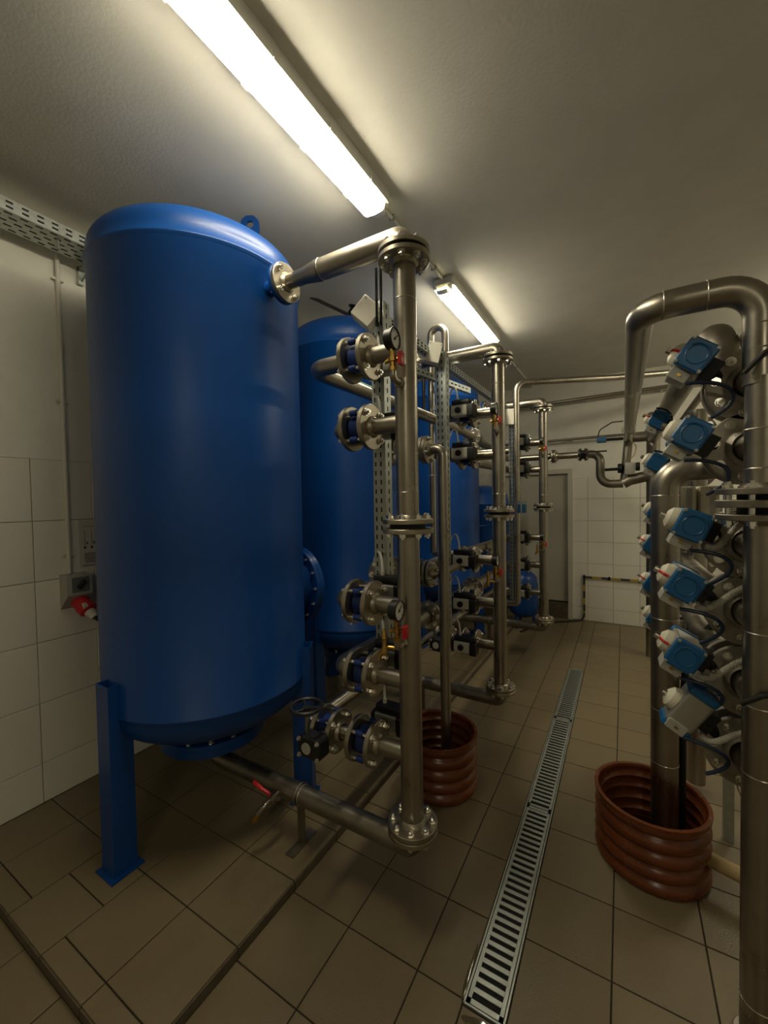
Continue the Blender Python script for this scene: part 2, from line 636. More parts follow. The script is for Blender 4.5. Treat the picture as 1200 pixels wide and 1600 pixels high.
# door with frame and threshold step
b = MB(); b.box(((DOOR_L + DOOR_R) / 2, WB + 0.02, (DOOR_B + DOOR_T) / 2), (DOOR_R - DOOR_L - 0.012, 0.02, DOOR_T - DOOR_B - 0.018))
door = struct(b.build('door_1', 'door', org=((DOOR_L + DOOR_R) / 2, WB, DOOR_B)))
for (cx, cz, sx, sz) in ((DOOR_R + 0.028, 1.035, 0.055, 2.07), (DOOR_L - 0.028, 1.035, 0.055, 2.07), ((DOOR_L + DOOR_R) / 2, DOOR_T + 0.032, DOOR_R - DOOR_L, 0.065)):
    bb = MB(); bb.box((cx, WB - 0.008, cz), (sx, 0.05, sz)); bb.build('door_frame', 'doorframe', door)
bb = MB(); bb.box(((DOOR_L + DOOR_R) / 2, WB + 0.015, DOOR_B - 0.004), (DOOR_R - DOOR_L, 0.03, 0.012)); bb.build('door_gap', 'hole', door)
bb = MB(); bb.tube([(DOOR_L + 0.07, WB, 1.2), (DOOR_L + 0.07, WB - 0.05, 1.2), (DOOR_L + 0.18, WB - 0.05, 1.2)], 0.009, 0.015, 10); bb.build('door_handle', 'steel', door)
b = MB(); b.box(((DOOR_L + DOOR_R) / 2, WB - 0.018, 0.105), (DOOR_R - DOOR_L + 0.0, 0.055, 0.21))
struct(b.build('trim_1', 'ktile'))

# ==================================================================== LAMPS
def lamp(y0, y1, x, label, z=CE):
    t = thing('linear_lamp', (x, (y0 + y1) / 2, z), label, 'lamp', 'linear ceiling lamps')
    w = 0.062
    b = MB(); b.rbox((x, (y0 + y1) / 2, z - 0.032), (2 * w + 0.036, y1 - y0, 0.064), 0.03)
    body = b.build('lamp_body', 'lampbody', t)
    # moulded cover: clear rim, lit prismatic trough
    ys = [y0 + 0.045, y1 - 0.045]
    prof = [(-w, -0.064), (-w, -0.067), (-w * 0.97, -0.092), (-w * 0.75, -0.103), (0, -0.108), (w * 0.75, -0.103), (w * 0.97, -0.092), (w, -0.067), (w, -0.064)]
    bb = MB()
    lit = prof[1:-1]
    k = len(lit)
    vs_ = [(x + a, yy, z + h) for yy in ys for a, h in lit]
    bb.add(vs_, [(i, i + 1, k + i + 1, k + i) for i in range(k - 1)] + [(k - 1, 0, k, 2 * k - 1)])
    bb.build('lamp_cover', 'lampcover', t)
    k = len(prof)
    for (ya, yb) in ((y0, y0 + 0.047), (y1 - 0.047, y1)):
        bb = MB()
        sc = (0.72, 1.0) if ya == y0 else (1.0, 0.72)
        vs_ = [(x + a * s, yy, z + (h + 0.064) * s - 0.064) for yy, s in ((ya, sc[0]), (yb, sc[1])) for a, h in prof]
        bb.add(vs_, [(i, i + 1, k + i + 1, k + i) for i in range(k - 1)] + [tuple(range(k)), tuple(range(2 * k - 1, k - 1, -1))])
        bb.build('end_cover', 'lampend', t)
    for s in (-1, 1):
        for i in range(4):
            yy = y0 + (y1 - y0) * (i + 0.6) / 4.2
            bb = MB(); bb.box((x + s * (w + 0.019), yy, z - 0.055), (0.005, 0.03, 0.034)); bb.build('clip', 'lampbody', t)
    return t


lamp(0.58, 1.90, -1.118, 'lit linear ceiling lamp above the nearest blue tank')
lamp(2.78, 4.08, -1.118, 'lit linear ceiling lamp beyond the first pipe riser')
lamp(-3.2, -1.9, 0.9, 'lit linear ceiling lamp behind the camera')
lamp(3.9, 5.2, 1.55, 'lit linear ceiling lamp at the far right beyond the pipe rack')
for (ya, yb, lb) in ((1.9, 2.78, 'white cable conduit on the ceiling between the two lit lamps'), (4.08, WB, 'white cable conduit on the ceiling from the far lamp to the back wall')):
    t = thing('cable_conduit', (-1.118, ya, CE - 0.012), lb, 'conduit')
    MB().cyl((-1.118, ya, CE - 0.014), (-1.118, yb, CE - 0.014), 0.011, n=12).build('tube', 'lampbody', t)
    for k in range(3):
        yy = ya + (yb - ya) * (k + 0.5) / 3
        MB().box((-1.118, yy, CE - 0.013), (0.035, 0.015, 0.026)).build('clip', 'lightgrey', t)

# ==================================================================== TANKS
R = 0.505
TX = -1.954
SEAM_T, SEAM_B = 2.815, 0.742


def tank(y, label, htop=0.235, detail=True):
    c = V((TX, y, PZ))
    t = thing('pressure_tank', c, label, 'tank', 'blue pressure tanks in a row')
    prof = []
    hb = 0.21
    for k in range(0, 13):
        a = PI / 2 * k / 12
        prof.append((R * math.sin(a), SEAM_B - 0.03 - hb * math.cos(a)))
    prof += [(R, SEAM_B - 0.010), (R + 0.006, SEAM_B - 0.004), (R + 0.006, SEAM_B + 0.004), (R, SEAM_B + 0.010)]
    prof += [(R, 1.4), (R, 2.1), (R, SEAM_T - 0.010), (R + 0.009, SEAM_T - 0.004), (R + 0.009, SEAM_T + 0.004), (R, SEAM_T + 0.010)]
    for k in range(0, 25):
        a = PI / 2 * (1 - k / 24)
        prof.append((R * math.sin(a) ** 0.82, SEAM_T + 0.05 + (htop - 0.062) * math.cos(a) ** 0.82 if k else SEAM_T + 0.05))
    b = MB(); b.lathe(prof, (TX, y, 0), (0, 0, 1), 96)
    shell = b.build('shell', 'blue', t, smooth=60)
    # legs: square tube, open top
    for k, ang in enumerate((-90, 30, 150)):
        a = math.radians(ang)
        d = V((math.cos(a), math.sin(a), 0)); s = V((-d.y, d.x, 0))
        cc = V((TX, y, 0)) + d * (R - 0.005)
        bb = MB()
        w = 0.05; w2 = 0.046
        zt, zb = 0.895, PZ + 0.008
        o = [(-w, -w), (w, -w), (w, w), (-w, w)]
        i2 = [(-w2, -w2), (w2, -w2), (w2, w2), (-w2, w2)]
        P = lambda q, z: cc + d * q[0] + s * q[1] + V((0, 0, z))
        vs_ = [P(q, zb) for q in o] + [P(q, zt) for q in o] + [P(q, zt) for q in i2] + [P(q, zt - 0.25) for q in i2]
        fs = []
        for l in range(3):
            for j in range(4):
                fs.append((l * 4 + j, l * 4 + (j + 1) % 4, l * 4 + 4 + (j + 1) % 4, l * 4 + 4 + j))
        fs += [(3, 2, 1, 0), (12, 13, 14, 15)]
        bb.add(vs_, fs)
        leg = bb.build('leg', 'blue', t)
        rot = Matrix.Rotation(a, 3, 'Z')
        bb = MB(); bb.box(cc + V((0, 0, PZ + 0.004)), (0.14, 0.14, 0.008), rot); bb.build('foot_plate', 'blue', leg)
    # bottom hand hole with bolted cover
    b = MB()
    b.lathe([(0.20, 0.56), (0.20, 0.486), (0.262, 0.486), (0.264, 0.484), (0.264, 0.458), (0.262, 0.456), (0.264, 0.454), (0.264, 0.424), (0.262, 0.422), (0, 0.422)], (TX, y, 0), (0, 0, 1), 64)
    man = b.build('bottom_cover', 'blue', t)
    for k in range(14):
        a = 2 * PI * k / 14 + 0.2
        inst('bolt', BOLT[1.25], man, (TX + 0.238 * math.cos(a), y + 0.238 * math.sin(a), 0.486))
        inst('bolt', BOLT[0.8], man, (TX + 0.238 * math.cos(a), y + 0.238 * math.sin(a), 0.422), Quaternion((1, 0, 0), PI))
    # top nozzle with flange toward the riser
    zn = 2.69
    b = MB()
    b.cyl((TX + R - 0.05, y, zn), (-1.372, y, zn), 0.034, n=20)
    b.ring((-1.363, y, zn), (1, 0, 0), 0.088, 0.028, 0.018)
    nz = b.build('nozzle', 'blue', t)
    for k in range(4):
        a = PI / 4 + PI / 2 * k
        inst('bolt', BOLT[1.0], nz, (-1.372, y + 0.068 * math.cos(a), zn + 0.068 * math.sin(a)), V((0, 0, 1)).rotation_difference(V((-1, 0, 0))))
    # side manhole
    a = math.radians(80)
    d = V((math.cos(a), math.sin(a), 0))
    cc = V((TX, y, 1.14))
    b = MB()
    b.lathe([(0.19, R - 0.05), (0.19, R + 0.05), (0.245, R + 0.05), (0.247, R + 0.052), (0.247, R + 0.076), (0.244, R + 0.078), (0.247, R + 0.080), (0.247, R + 0.104), (0.245, R + 0.106), (0, R + 0.106)], cc, d, 64)
    mh = b.build('manhole', 'blue', t)
    x_, y_, _ = basis(d)
    for k in range(14):
        th = 2 * PI * k / 14
        for s, off in ((-1, R + 0.05), (1, R + 0.106)):
            inst('bolt', BOLT[1.0], mh, cc + d * off + (x_ * math.cos(th) + y_ * math.sin(th)) * 0.222, V((0, 0, 1)).rotation_difference(d * s))
    # lifting lugs
    for ang in (46,):
        a = math.radians(ang)
        d = V((math.cos(a), math.sin(a), 0)); s = V((-d.y, d.x, 0))
        cc = V((TX, y, SEAM_T + htop + 0.13)) + d * 0.26
        d = V((0.5, -0.866, 0)); s = V((-d.y, d.x, 0))
        out = [(-0.05, -0.16), (0.05, -0.16), (0.05, 0.045), (0.025, 0.075), (-0.025, 0.075), (-0.05, 0.045)]
        n = 16
        ho = [(0.021 * math.cos(2 * PI * k / n), 0.028 + 0.021 * math.sin(2 * PI * k / n)) for k in range(n)]
        oo = []
        for k in range(n):      # project hole rays to outline box
            t_ = 2 * PI * k / n
            dx, dy = math.cos(t_), math.sin(t_)
            best = 9
            for (p, q) in zip(out, out[1:] + out[:1]):
                ex, ey = q[0] - p[0], q[1] - p[1]
                den = dx * ey - dy * ex
                if abs(den) < 1e-9: continue
                px, py = p[0], p[1] - 0.028
                tt = (px * ey - py * ex) / den
                uu = (px * dy - py * dx) / den
                if tt > 0 and -1e-6 <= uu <= 1 + 1e-6:
                    best = min(best, tt)
            oo.append((dx * best, 0.028 + dy * best))
        bb = MB()
        th = 0.009
        vs_ = [cc + s * p + V((0, 0, q)) + d * h for h in (-th, th) for (p, q) in ho + oo]
        fs = []
        for k in range(n):
            k2 = (k + 1) % n
            fs += [(k, k2, n + k2, n + k), (2 * n + k2, 2 * n + k, 3 * n + k, 3 * n + k2), (k2, k, 2 * n + k, 2 * n + k2), (n + k, n + k2, 3 * n + k2, 3 * n + k)]
        bb.add(vs_, fs)
        bb.build('lifting_lug', 'blue', t)
    # small vent plug on the head
    MB().cyl((TX + 0.12, y - 0.1, SEAM_T + htop), (TX + 0.12, y - 0.1, SEAM_T + htop + 0.03), 0.012, n=10).build('vent_plug', 'bolt', t)
    return t


Y1, Y2, Y3 = 1.427, 2.79, 4.59
tank(Y1, 'large glossy blue pressure tank in the foreground, nearest the camera')
tank(Y2, 'blue pressure tank standing second in the row, behind the nearest tank', 0.29)
tank(Y3, 'blue pressure tank standing third in the row, farthest large tank', 0.26)

# ==================================================================== RISER STATIONS
RX = -0.73
RR = 0.0445
ZB = dict(A=2.267, B=1.981, C=1.253, D=0.957, E=0.66)
F1, F2, VX = -0.895, -0.987, -0.941
ORD = {1: 'first', 2: 'second', 3: 'third'}


def wafer(parent_label, c, axis, act, nm, group, gear=False, ro=0.056):
    """butterfly valve between flanges: blue wafer body, actuator offset along act"""
    c = V(c); axis = V(axis); act = V(act).normalized()
    t = thing('butterfly_valve', c, parent_label, 'valve', group)
    b = MB()
    b.ring(c, axis, ro, 0.034, 0.06, 28, ch=0.004)
    body = b.build('valve_body', 'bluev', t)
    x, y, a = basis(axis)
    for k in range(4):
        th = PI / 4 + PI / 2 * k
        p = c + (x * math.cos(th) + y * math.sin(th)) * 0.076
        MB().cyl(p - a * 0.037, p + a * 0.037, 0.0075, n=10).build('stud', 'bolt', body)
        MB().cyl(p - a * 0.016, p + a * 0.016, 0.013, n=12).build('lug', 'bluev', body)
    MB().torus(c, axis, 0.04, 0.012, 20, 8).build('liner', 'rubber', body)
    MB().cyl(c + act * ro * 0.9, c + act * 0.105, 0.02, n=16).build('neck', 'black', t)
    return t


def pneu(t, c, act, hose=True, fl=1, m='actgrey'):
    """small pneumatic actuator on valve t, centred c; fl=+1 when it sits on the far side"""
    c = V(c)
    b = MB(); b.rbox(c, (0.115, 0.075, 0.075), 0.012, axis='x'); body = b.build('actuator', m, t)
    MB().rbox(c + V((0.078, 0, -0.005)), (0.045, 0.086, 0.088), 0.012, axis='x').build('end_cap', 'black', body)
    MB().rbox(c + V((-0.066, 0, 0)), (0.018, 0.078, 0.078), 0.012, axis='x').build('end_cap', 'black', body)
    MB().rbox(c + V((0.01, 0, 0.055)), (0.13, 0.062, 0.034), 0.01).build('switch_box', 'black', body)
    s = -1
    MB().cyl(c + V((-0.004, s * 0.036, 0)), c + V((-0.004, s * 0.05, 0)), 0.02, n=18).build('indicator', 'black', body)
    MB().box(c + V((-0.004, s * 0.052, 0)), (0.03, 0.006, 0.008)).build('pointer', 'black', body)
    MB().cyl(c + V((0.1, 0.0, 0.045)), c + V((0.1, 0, 0.062)), 0.014, n=14).build('plug', 'bolt', body)
    if hose:
        p = c + V((-0.02, 0, 0.07))
        MB().tube(bez(p, p + V((0, 0, 0.12)), p + V((-0.06, 0.06, 0.13)), p + V((-0.10, 0.09, 0.05)), 12), 0.0062, 0.01, 8).build('air_hose', 'hose', t)
        MB().cyl(p - V((0, 0, 0.01)), p + V((0, 0, 0.02)), 0.009, n=10).build('fitting', 'white', t)


def gauge(c, riserY, z, label, tap=False):
    """pressure gauge on a stub at the front of the riser, red handled brass cock; z = stub height"""
    gx, gy = RX + 0.008, riserY - 0.117
    t = thing('pressure_gauge', (gx, gy, z), label, 'gauge', 'pressure gauges on the risers')
    MB().tube([(RX + 0.004, riserY - 0.04, z), (gx, gy, z), (gx, gy, z + 0.03)], 0.013, 0.02, 12).build('stub_pipe', 'steel', t)
    MB().cyl((RX + 0.004, riserY - 0.075, z), (RX + 0.004, riserY - 0.055, z), 0.019, n=6).build('union_nut', 'steel', t)
    b = MB()
    b.lathe([(0, 0), (0.017, 0), (0.017, 0.012), (0.011, 0.014), (0.011, 0.03), (0.018, 0.033), (0.018, 0.048), (0.009, 0.05), (0.009, 0.07), (0, 0.07)], (gx, gy, z + 0.028), (0, 0, 1), 8)
    cock = b.build('brass_cock', 'brass', t)
    MB().cyl((gx + 0.01, gy, z + 0.068), (gx + 0.03, gy, z + 0.068), 0.006, n=8).build('spindle', 'brass', cock)
    MB().rbox((gx + 0.034, gy, z + 0.066), (0.014, 0.032, 0.045), 0.004).build('handle', 'red', cock)
    MB().cyl((gx - 0.01, gy, z + 0.068), (gx - 0.03, gy - 0.005, z + 0.06), 0.011, 0.006, n=8).build('bleed_plug', 'brass', cock)
    zc = z + 0.142
    cc = V((gx - 0.004, gy, zc))
    b = MB()
    b.lathe([(0, -0.018), (0.034, -0.018), (0.037, -0.015), (0.037, 0.009), (0.040, 0.011), (0.040, 0.017), (0.036, 0.019), (0.035, 0.014)], cc, (1, 0, 0), 40)
    case = b.build('case', 'black', t)
    b = MB(); b.lathe([(0, 0.0138), (0.0355, 0.0138)], cc, (1, 0, 0), 40); d = b.build('dial', 'dial', case)
    b = MB()
    b.box(cc + V((0.0155, 0.005, 0.005)), (0.0015, 0.036, 0.003), Matrix.Rotation(0.7, 3, 'X'))
    b.cyl(cc + V((0.0142, 0, 0)), cc + V((0.0168, 0, 0)), 0.005, n=10)
    b.build('needle', 'ink', case)
    b = MB()
    for k in range(11):
        th = math.radians(-45 + 27 * k)
        b.box(cc + V((0.0145, 0.029 * math.cos(th), 0.029 * math.sin(th))), (0.0008, 0.007, 0.0015), Matrix.Rotation(th, 3, 'X'))
    b.build('dial_marks', 'ink', case)
    MB().cyl((gx - 0.004, gy, zc - 0.062), (gx - 0.004, gy, zc - 0.036), 0.009, n=8).build('stem', 'brass', case)
    if tap:
        MB().tube([(gx - 0.004, gy, z), (gx - 0.05, gy - 0.01, z), (gx - 0.07, gy - 0.02, z - 0.045)], 0.008, 0.02, 10).build('sample_spout', 'brass', t)
        b = MB(); b.lathe([(0, -0.03), (0.012, -0.03), (0.014, -0.01), (0.009, 0), (0.009, 0.03), (0.013, 0.034), (0.004, 0.07), (0, 0.07)], (gx - 0.05, gy - 0.01, z), (0, 0, 1), 10)
        b.build('sample_cock', 'brass', t)
    return t


def station(i, y):
    nm = ORD[i]
    # riser
    t = thing('riser_pipe', (RX, y, 0.29), 'vertical stainless riser pipe with flanges beside the %s blue tank' % {1: 'nearest', 2: 'second', 3: 'third'}[i], 'pipe', 'vertical riser pipes')
    b = MB()
    b.cyl((RX, y, 0.375), (RX, y, 1.558), RR, n=32)
    b.cyl((RX, y, 1.592), (RX, y, 2.60), RR, n=32)
    b.build('pipe', 'steel', t)
    up = (0, 0, 1)
    flange(t, (RX, y, 1.597), up, 0.1, RR, 0.018, 8, 1, 0.2)
    flange(t, (RX, y, 1.560), up, 0.1, RR, 0.018, 8, -1, 0.2)
    flange(t, (RX, y, 2.605), up, 0.1, RR, 0.018, 8, -1, 0.35)
    flange(t, (RX, y, 0.385), up, 0.1, RR, 0.02, 8, 1, 0.35)
    MB().cyl((RX, y, 1.569), (RX, y, 1.588), 0.07, n=28).build('gasket', 'rubber', t)
    for z in (1.71, 2.45):
        seam(t, (RX, y, z), up, RR + 0.0005)
    for k, z in ZB.items():
        b = MB(); b.cyl((RX - 0.03, y, z), (F1, y, z), 0.034, n=24); b.build('branch_pipe', 'steel', t)
        flange(t, (F1, y, z), (1, 0, 0), 0.093, 0.034, 0.02, 4, 1)
    # inlet from the tank top
    zn = 2.69
    t2 = thing('tank_connection_pipe', (-1.1, y, zn), 'stainless pipe from the %s tank top nozzle to the riser top' % {1: 'nearest', 2: 'second', 3: 'third'}[i], 'pipe', 'tank top connection pipes')
    b = MB()
    b.lathe([(0.033, 0), (0.033, 0.12), (0.036, 0.14), (RR, 0.20), (RR, 0.22)], (-1.35, y, zn), (1, 0, 0), 28)
    b.tube([(-1.14, y, zn), (RX, y, zn), (RX, y, 2.625)], RR, 0.064, 28)
    b.build('pipe', 'steel', t2)
    flange(t2, (-1.344, y, zn), (1, 0, 0), 0.088, 0.033, 0.018, 4, 1)
    flange(t2, (RX, y, 2.634), up, 0.1, RR, 0.018, 8, 1, 0.35)
    MB().cyl((RX, y, 2.6145), (RX, y, 2.6245), 0.075, n=28).build('gasket', 'rubber', t2)
    seam(t2, (-1.13, y, zn), (1, 0, 0), RR + 0.0005)
    # outlet pipe under the tank
    zo = 0.288
    t3 = thing('tank_drain_pipe', (-1.33, y, PZ), 'stainless pipe from under the %s tank to the riser foot' % {1: 'nearest', 2: 'second', 3: 'third'}[i], 'pipe', 'tank bottom pipes')
    b = MB()
    b.tube([(TX, y, 0.42), (TX, y, zo), (RX, y, zo), (RX, y, 0.36)], RR, 0.07, 28)
    b.build('pipe', 'steel2', t3)
    flange(t3, (RX, y, 0.362), up, 0.1, RR, 0.02, 8, -1, 0.35)
    seam(t3, (-1.31, y, zo), (1, 0, 0), RR + 0.001)
    b = MB()
    b.box((-1.325, y, (zo - 0.04 + PZ) / 2), (0.04, 0.01, zo - 0.04 - PZ))
    b.box((-1.325, y, PZ + 0.004), (0.045, 0.17, 0.008))
    b.torus((-1.325, y, zo), (1, 0, 0), RR + 0.003, 0.004, 28, 6)
    b.build('support_foot', 'steel2', t3)
    if i == 1:
        ball = MB()
        ball.tube([(-1.43, y - 0.04, zo - 0.005), (-1.43, y - 0.13, zo - 0.012), (-1.455, y - 0.15, zo - 0.05)], 0.012, 0.02, 12)
        bv = ball.build('drain_cock', 'steel', t3)
        MB().cyl((-1.43, y - 0.07, zo - 0.004), (-1.43, y - 0.10, zo - 0.004), 0.019, n=6).build('hex_body', 'steel', bv)
        MB().cyl((-1.452, y - 0.148, zo - 0.046), (-1.468, y - 0.16, zo - 0.078), 0.013, n=10).build('spout', 'brass', bv)
        MB().tube([(-1.43, y - 0.10, zo + 0.016), (-1.43, y - 0.10, zo + 0.028), (-1.475, y - 0.105, zo + 0.04), (-1.53, y - 0.10, zo + 0.05)], 0.007, 0.012, 8, rads=lambda u: 0.005 + 0.005 * u).build('handle', 'red', bv)
    # valves
    sgn = 1 if i == 1 else -1
    pos = {'A': 'topmost', 'B': 'second highest', 'C': 'middle', 'D': 'second lowest', 'E': 'lowest'}
    for k, z in ZB.items():
        v = wafer('blue wafer butterfly valve on the %s branch of the %s riser' % (pos[k], nm), (VX, y, z), (1, 0, 0), (0, sgn, 0), k, 'wafer butterfly valves on the risers')
        if i == 1:
            pneu(v, (VX + 0.01, y + 0.17, z + 0.012), 1, hose=True)
        else:
            pneu(v, (VX - 0.01, y - 0.125, z + 0.008), -1, hose=True, m='actlight')
    if i < 3:
        # hand wheel gear valve on the lowest line
        v = wafer('blue butterfly valve with black gearbox and hand wheel, lowest line of the %s riser' % nm, (-1.134, y, ZB['E']), (1, 0, 0), (0, -1, 0), 'E', 'hand wheel valves')
        g = V((-1.13, y - 0.125, ZB['E'] - 0.01))
        b = MB(); b.rbox(g, (0.12, 0.07, 0.09), 0.02, axis='y'); gb = b.build('gearbox', 'black', v)
        MB().cyl(g + V((-0.01, -0.03, 0)), g + V((-0.01, -0.040, 0)), 0.023, n=24).build('indicator', 'lightgrey', gb)
        for sx in (-1, 1):
            for sz in (-1, 1):
                inst('bolt', BOLT[0.8], gb, g + V((sx * 0.048, -0.035, sz * 0.034)), V((0, 0, 1)).rotation_difference(V((0, -1, 0))))
        st = g + V((-0.035, -0.0, 0.04))
        MB().cyl(st, st + V((0, 0, 0.1)), 0.009, n=12).build('stem', 'steel', v)
        wc = st + V((0, 0, 0.105))
        b = MB(); b.torus(wc + V((0, 0, 0.012)), up, 0.066, 0.009, 36, 10)
        for k in range(3):
            th = 2 * PI * k / 3 + 0.4
            b.cyl(wc, wc + V((0.064 * math.cos(th), 0.064 * math.sin(th), 0.012)), 0.006, n=8)
        b.cyl(wc - V((0, 0, 0.02)), wc + V((0, 0, 0.01)), 0.018, n=14)
        b.build('hand_wheel', 'black', v)
    gauge(None, y, 2.122, 'round pressure gauge with red cock, upper one on the %s riser' % nm)
    gauge(None, y, 1.13, 'round pressure gauge with red cock and brass tap, lower one on the %s riser' % nm, True)


station(1, Y1)
station(2, Y2)
station(3, Y3)

# ------------------------------------------------------------------ headers running along the room
XA, XB_, XC, XE = -1.2, -1.055, -1.055, -1.24


def header(name_label, parts, group='manifold pipes behind the risers'):
    t = thing('manifold_pipe', parts[0], name_label, 'pipe', group)
    return t


def tee(t, y, z, x, r=0.034):
    MB().cyl((F2, y, z), (x, y, z), r, n=24).build('branch_pipe', 'steel', t)
    flange(t, (F2, y, z), (1, 0, 0), 0.093, 0.034, 0.02, 4, -1)


za = ZB['A']
t = thing('manifold_pipe', (XA, Y1, za), 'long stainless manifold pipe joining the top branches, bending to the back wall', 'pipe', 'manifold pipes behind the risers')
b = MB(); b.tube([(F2, Y1, za), (XA, Y1, za), (XA, 3.4, za), (XA, 4.6, 2.19), (XA, 5.05, 2.15), (-0.40, 5.05, 2.15)], 0.036, 0.075, 24)
b.build('pipe', 'steel', t)
flange(t, (F2, Y1, za), (1, 0, 0), 0.093, 0.034, 0.02, 4, -1)
MB().cyl((XA + 0.018, 1.78, za + 0.026), (XA + 0.024, 1.9, za + 0.022), 0.009, n=8).build('sticker', 'green', t)
for y in (Y2, Y3):
    tee(t, y, za if y < 4 else 2.20, XA)
for y in (2.05,):
    MB().torus((XA, y, za), (0, 1, 0), 0.037, 0.004, 24, 6).build('pipe_clamp', 'galv', t)
for s, y in ((-1, 3.66), (1, 3.70)):
    flange(t, (XA, y, za - 0.02), (0, 1, 0), 0.085, 0.036, 0.018, 8, s)
MB().cyl((XA, 2.32, za), (XA, 2.40, za), 0.041, n=24).build('coupling', 'steel', t)
for s, x in ((-1, -0.70), (1, -0.675)):
    flange(t, (x, 5.05, 2.15), (1, 0, 0), 0.075, 0.036, 0.018, 4, s)
zb = ZB['B']
t = thing('manifold_pipe', (XB_, Y1, zb), 'stainless manifold pipe joining the second branches, with the drain tee', 'pipe', 'manifold pipes behind the risers')
b = MB(); b.tube([(F2, Y1, zb), (XB_, Y1, zb), (XB_, 4.59, zb), (F2, 4.59, zb)], 0.036, 0.055, 24); b.build('pipe', 'steel2', t)
for y in (Y1, Y3):
    flange(t, (F2, y, zb), (1, 0, 0), 0.093, 0.034, 0.02, 4, -1)
tee(t, Y2, zb, XB_)
for s, y in ((-1, 1.86), (1, 1.885)):
    flange(t, (XB_, y, zb - 0.03), (0, 1, 0), 0.088, 0.036, 0.018, 8, s)
b = MB(); b.cyl((XB_, 2.2, zb - 0.01), (-1.015, 2.2, zb - 0.01), 0.06, 0.05, n=24); b.build('tee', 'steel2', t)
flange(t, (-1.008, 2.2, zb - 0.01), (1, 0, 0), 0.082, 0.03, 0.018, 4, -1, 0.3)
# drain pipe into the left bucket
t = thing('drain_pipe', (-0.895, 2.2, 0.2), 'thin stainless drain pipe dropping into the brown corrugated pit behind the first riser', 'pipe')
b = MB(); b.tube([(-0.985, 2.2, zb - 0.01), (-0.895, 2.2, zb - 0.01), (-0.895, 2.2, 0.16)], 0.030, 0.06, 24); b.build('pipe', 'steel', t)
flange(t, (-0.988, 2.2, zb - 0.01), (1, 0, 0), 0.082, 0.03, 0.018, 4, 1, 0.3)

zc = ZB['C']
t = thing('manifold_pipe', (XC, Y1, zc), 'stainless manifold pipe joining the third branches', 'pipe', 'manifold pipes behind the risers')
b = MB(); b.tube([(F2, Y1, zc), (XC, Y1, zc), (XC, 1.62, zc), (XC - 0.02, 2.5, zc), (XC, 4.59, zc), (F2, 4.59, zc)], 0.04, 0.06, 24); b.build('pipe', 'steel2', t)
for y in (Y1, Y3):
    flange(t, (F2, y, zc), (1, 0, 0), 0.093, 0.034, 0.02, 4, -1)
tee(t, Y2, zc, XC)
for s, y in ((-1, 1.80), (1, 1.83)):
    flange(t, (XC, y, zc + 0.04), (0, 1, 0), 0.10, 0.04, 0.018, 8, s)
b = MB(); b.lathe([(0.03, -0.05), (0.075, -0.02), (0.085, 0.0), (0.075, 0.03), (0.04, 0.05)], (-1.05, 2.2, zc - 0.01), (1, 0, 0), 24); b.build('strainer', 'steel2', t)
for x, s in ((-1.0, -1), (-0.975, 1)):
    flange(t, (x, 2.2, zc - 0.01), (1, 0, 0), 0.08, 0.028, 0.016, 4, s, 0.3)
b = MB(); b.tube([(-0.975, 2.2, zc - 0.01), (-0.93, 2.23, zc - 0.01), (-0.93, 2.5, zc - 0.01)], 0.024, 0.03, 16)
b.build('side_pipe', 'steel', t)

zd = ZB['D']
t = thing('manifold_pipe', (XC, Y1, zd), 'stainless manifold pipe joining the fourth branches', 'pipe', 'manifold pipes behind the risers')
b = MB(); b.tube([(F2, Y1, zd), (XC - 0.01, Y1, zd), (XC - 0.01, 4.59, zd), (F2, 4.59, zd)], 0.044, 0.065, 24); b.build('pipe', 'steel2', t)
for y in (Y1, Y3):
    flange(t, (F2, y, zd), (1, 0, 0), 0.093, 0.034, 0.02, 4, -1)
tee(t, Y2, zd, XC)
flange(t, (XC, 2.32, zd), (0, 1, 0), 0.088, 0.04, 0.02, 8, -1)
flange(t, (XC, 3.2, zd), (0, 1, 0), 0.088, 0.04, 0.02, 8, -1)
flange(t, (XC, 3.5, zc - 0.04), (0, 1, 0), 0.08, 0.04, 0.02, 8, -1)

ze = ZB['E']
t = thing('manifold_pipe', (XE, Y1, ze), 'slender stainless manifold pipe low behind the hand wheel valves', 'pipe', 'manifold pipes behind the risers')
b = MB()
for y in (Y1, Y2):
    b.cyl((F2, y, ze), (-1.09, y, ze), 0.03, n=24)
b.tube([(-1.178, Y1, ze), (XE, Y1, ze), (XE, Y2, ze + 0.0), (-1.178, Y2, ze)], 0.03, 0.05, 24)
b.cyl((XE, Y2 - 0.06, ze), (XE, 4.59, ze), 0.028, n=20)
b.cyl((XE, 4.59, ze), (F2, 4.59, ze), 0.028, n=20)
b.build('pipe', 'steel', t)
for y in (Y1, Y2):
    flange(t, (F2, y, ze), (1, 0, 0), 0.093, 0.034, 0.02, 4, -1)
    flange(t, (-1.092, y, ze), (1, 0, 0), 0.093, 0.034, 0.02, 4, 1)
    flange(t, (-1.175, y, ze), (1, 0, 0), 0.093, 0.034, 0.02, 4, -1)
flange(t, (F2, Y3, ze), (1, 0, 0), 0.093, 0.034, 0.02, 4, -1)
MB().cyl((XE, 2.33, ze), (XE, 2.40, ze), 0.038, n=20).build('coupling', 'weld', t)

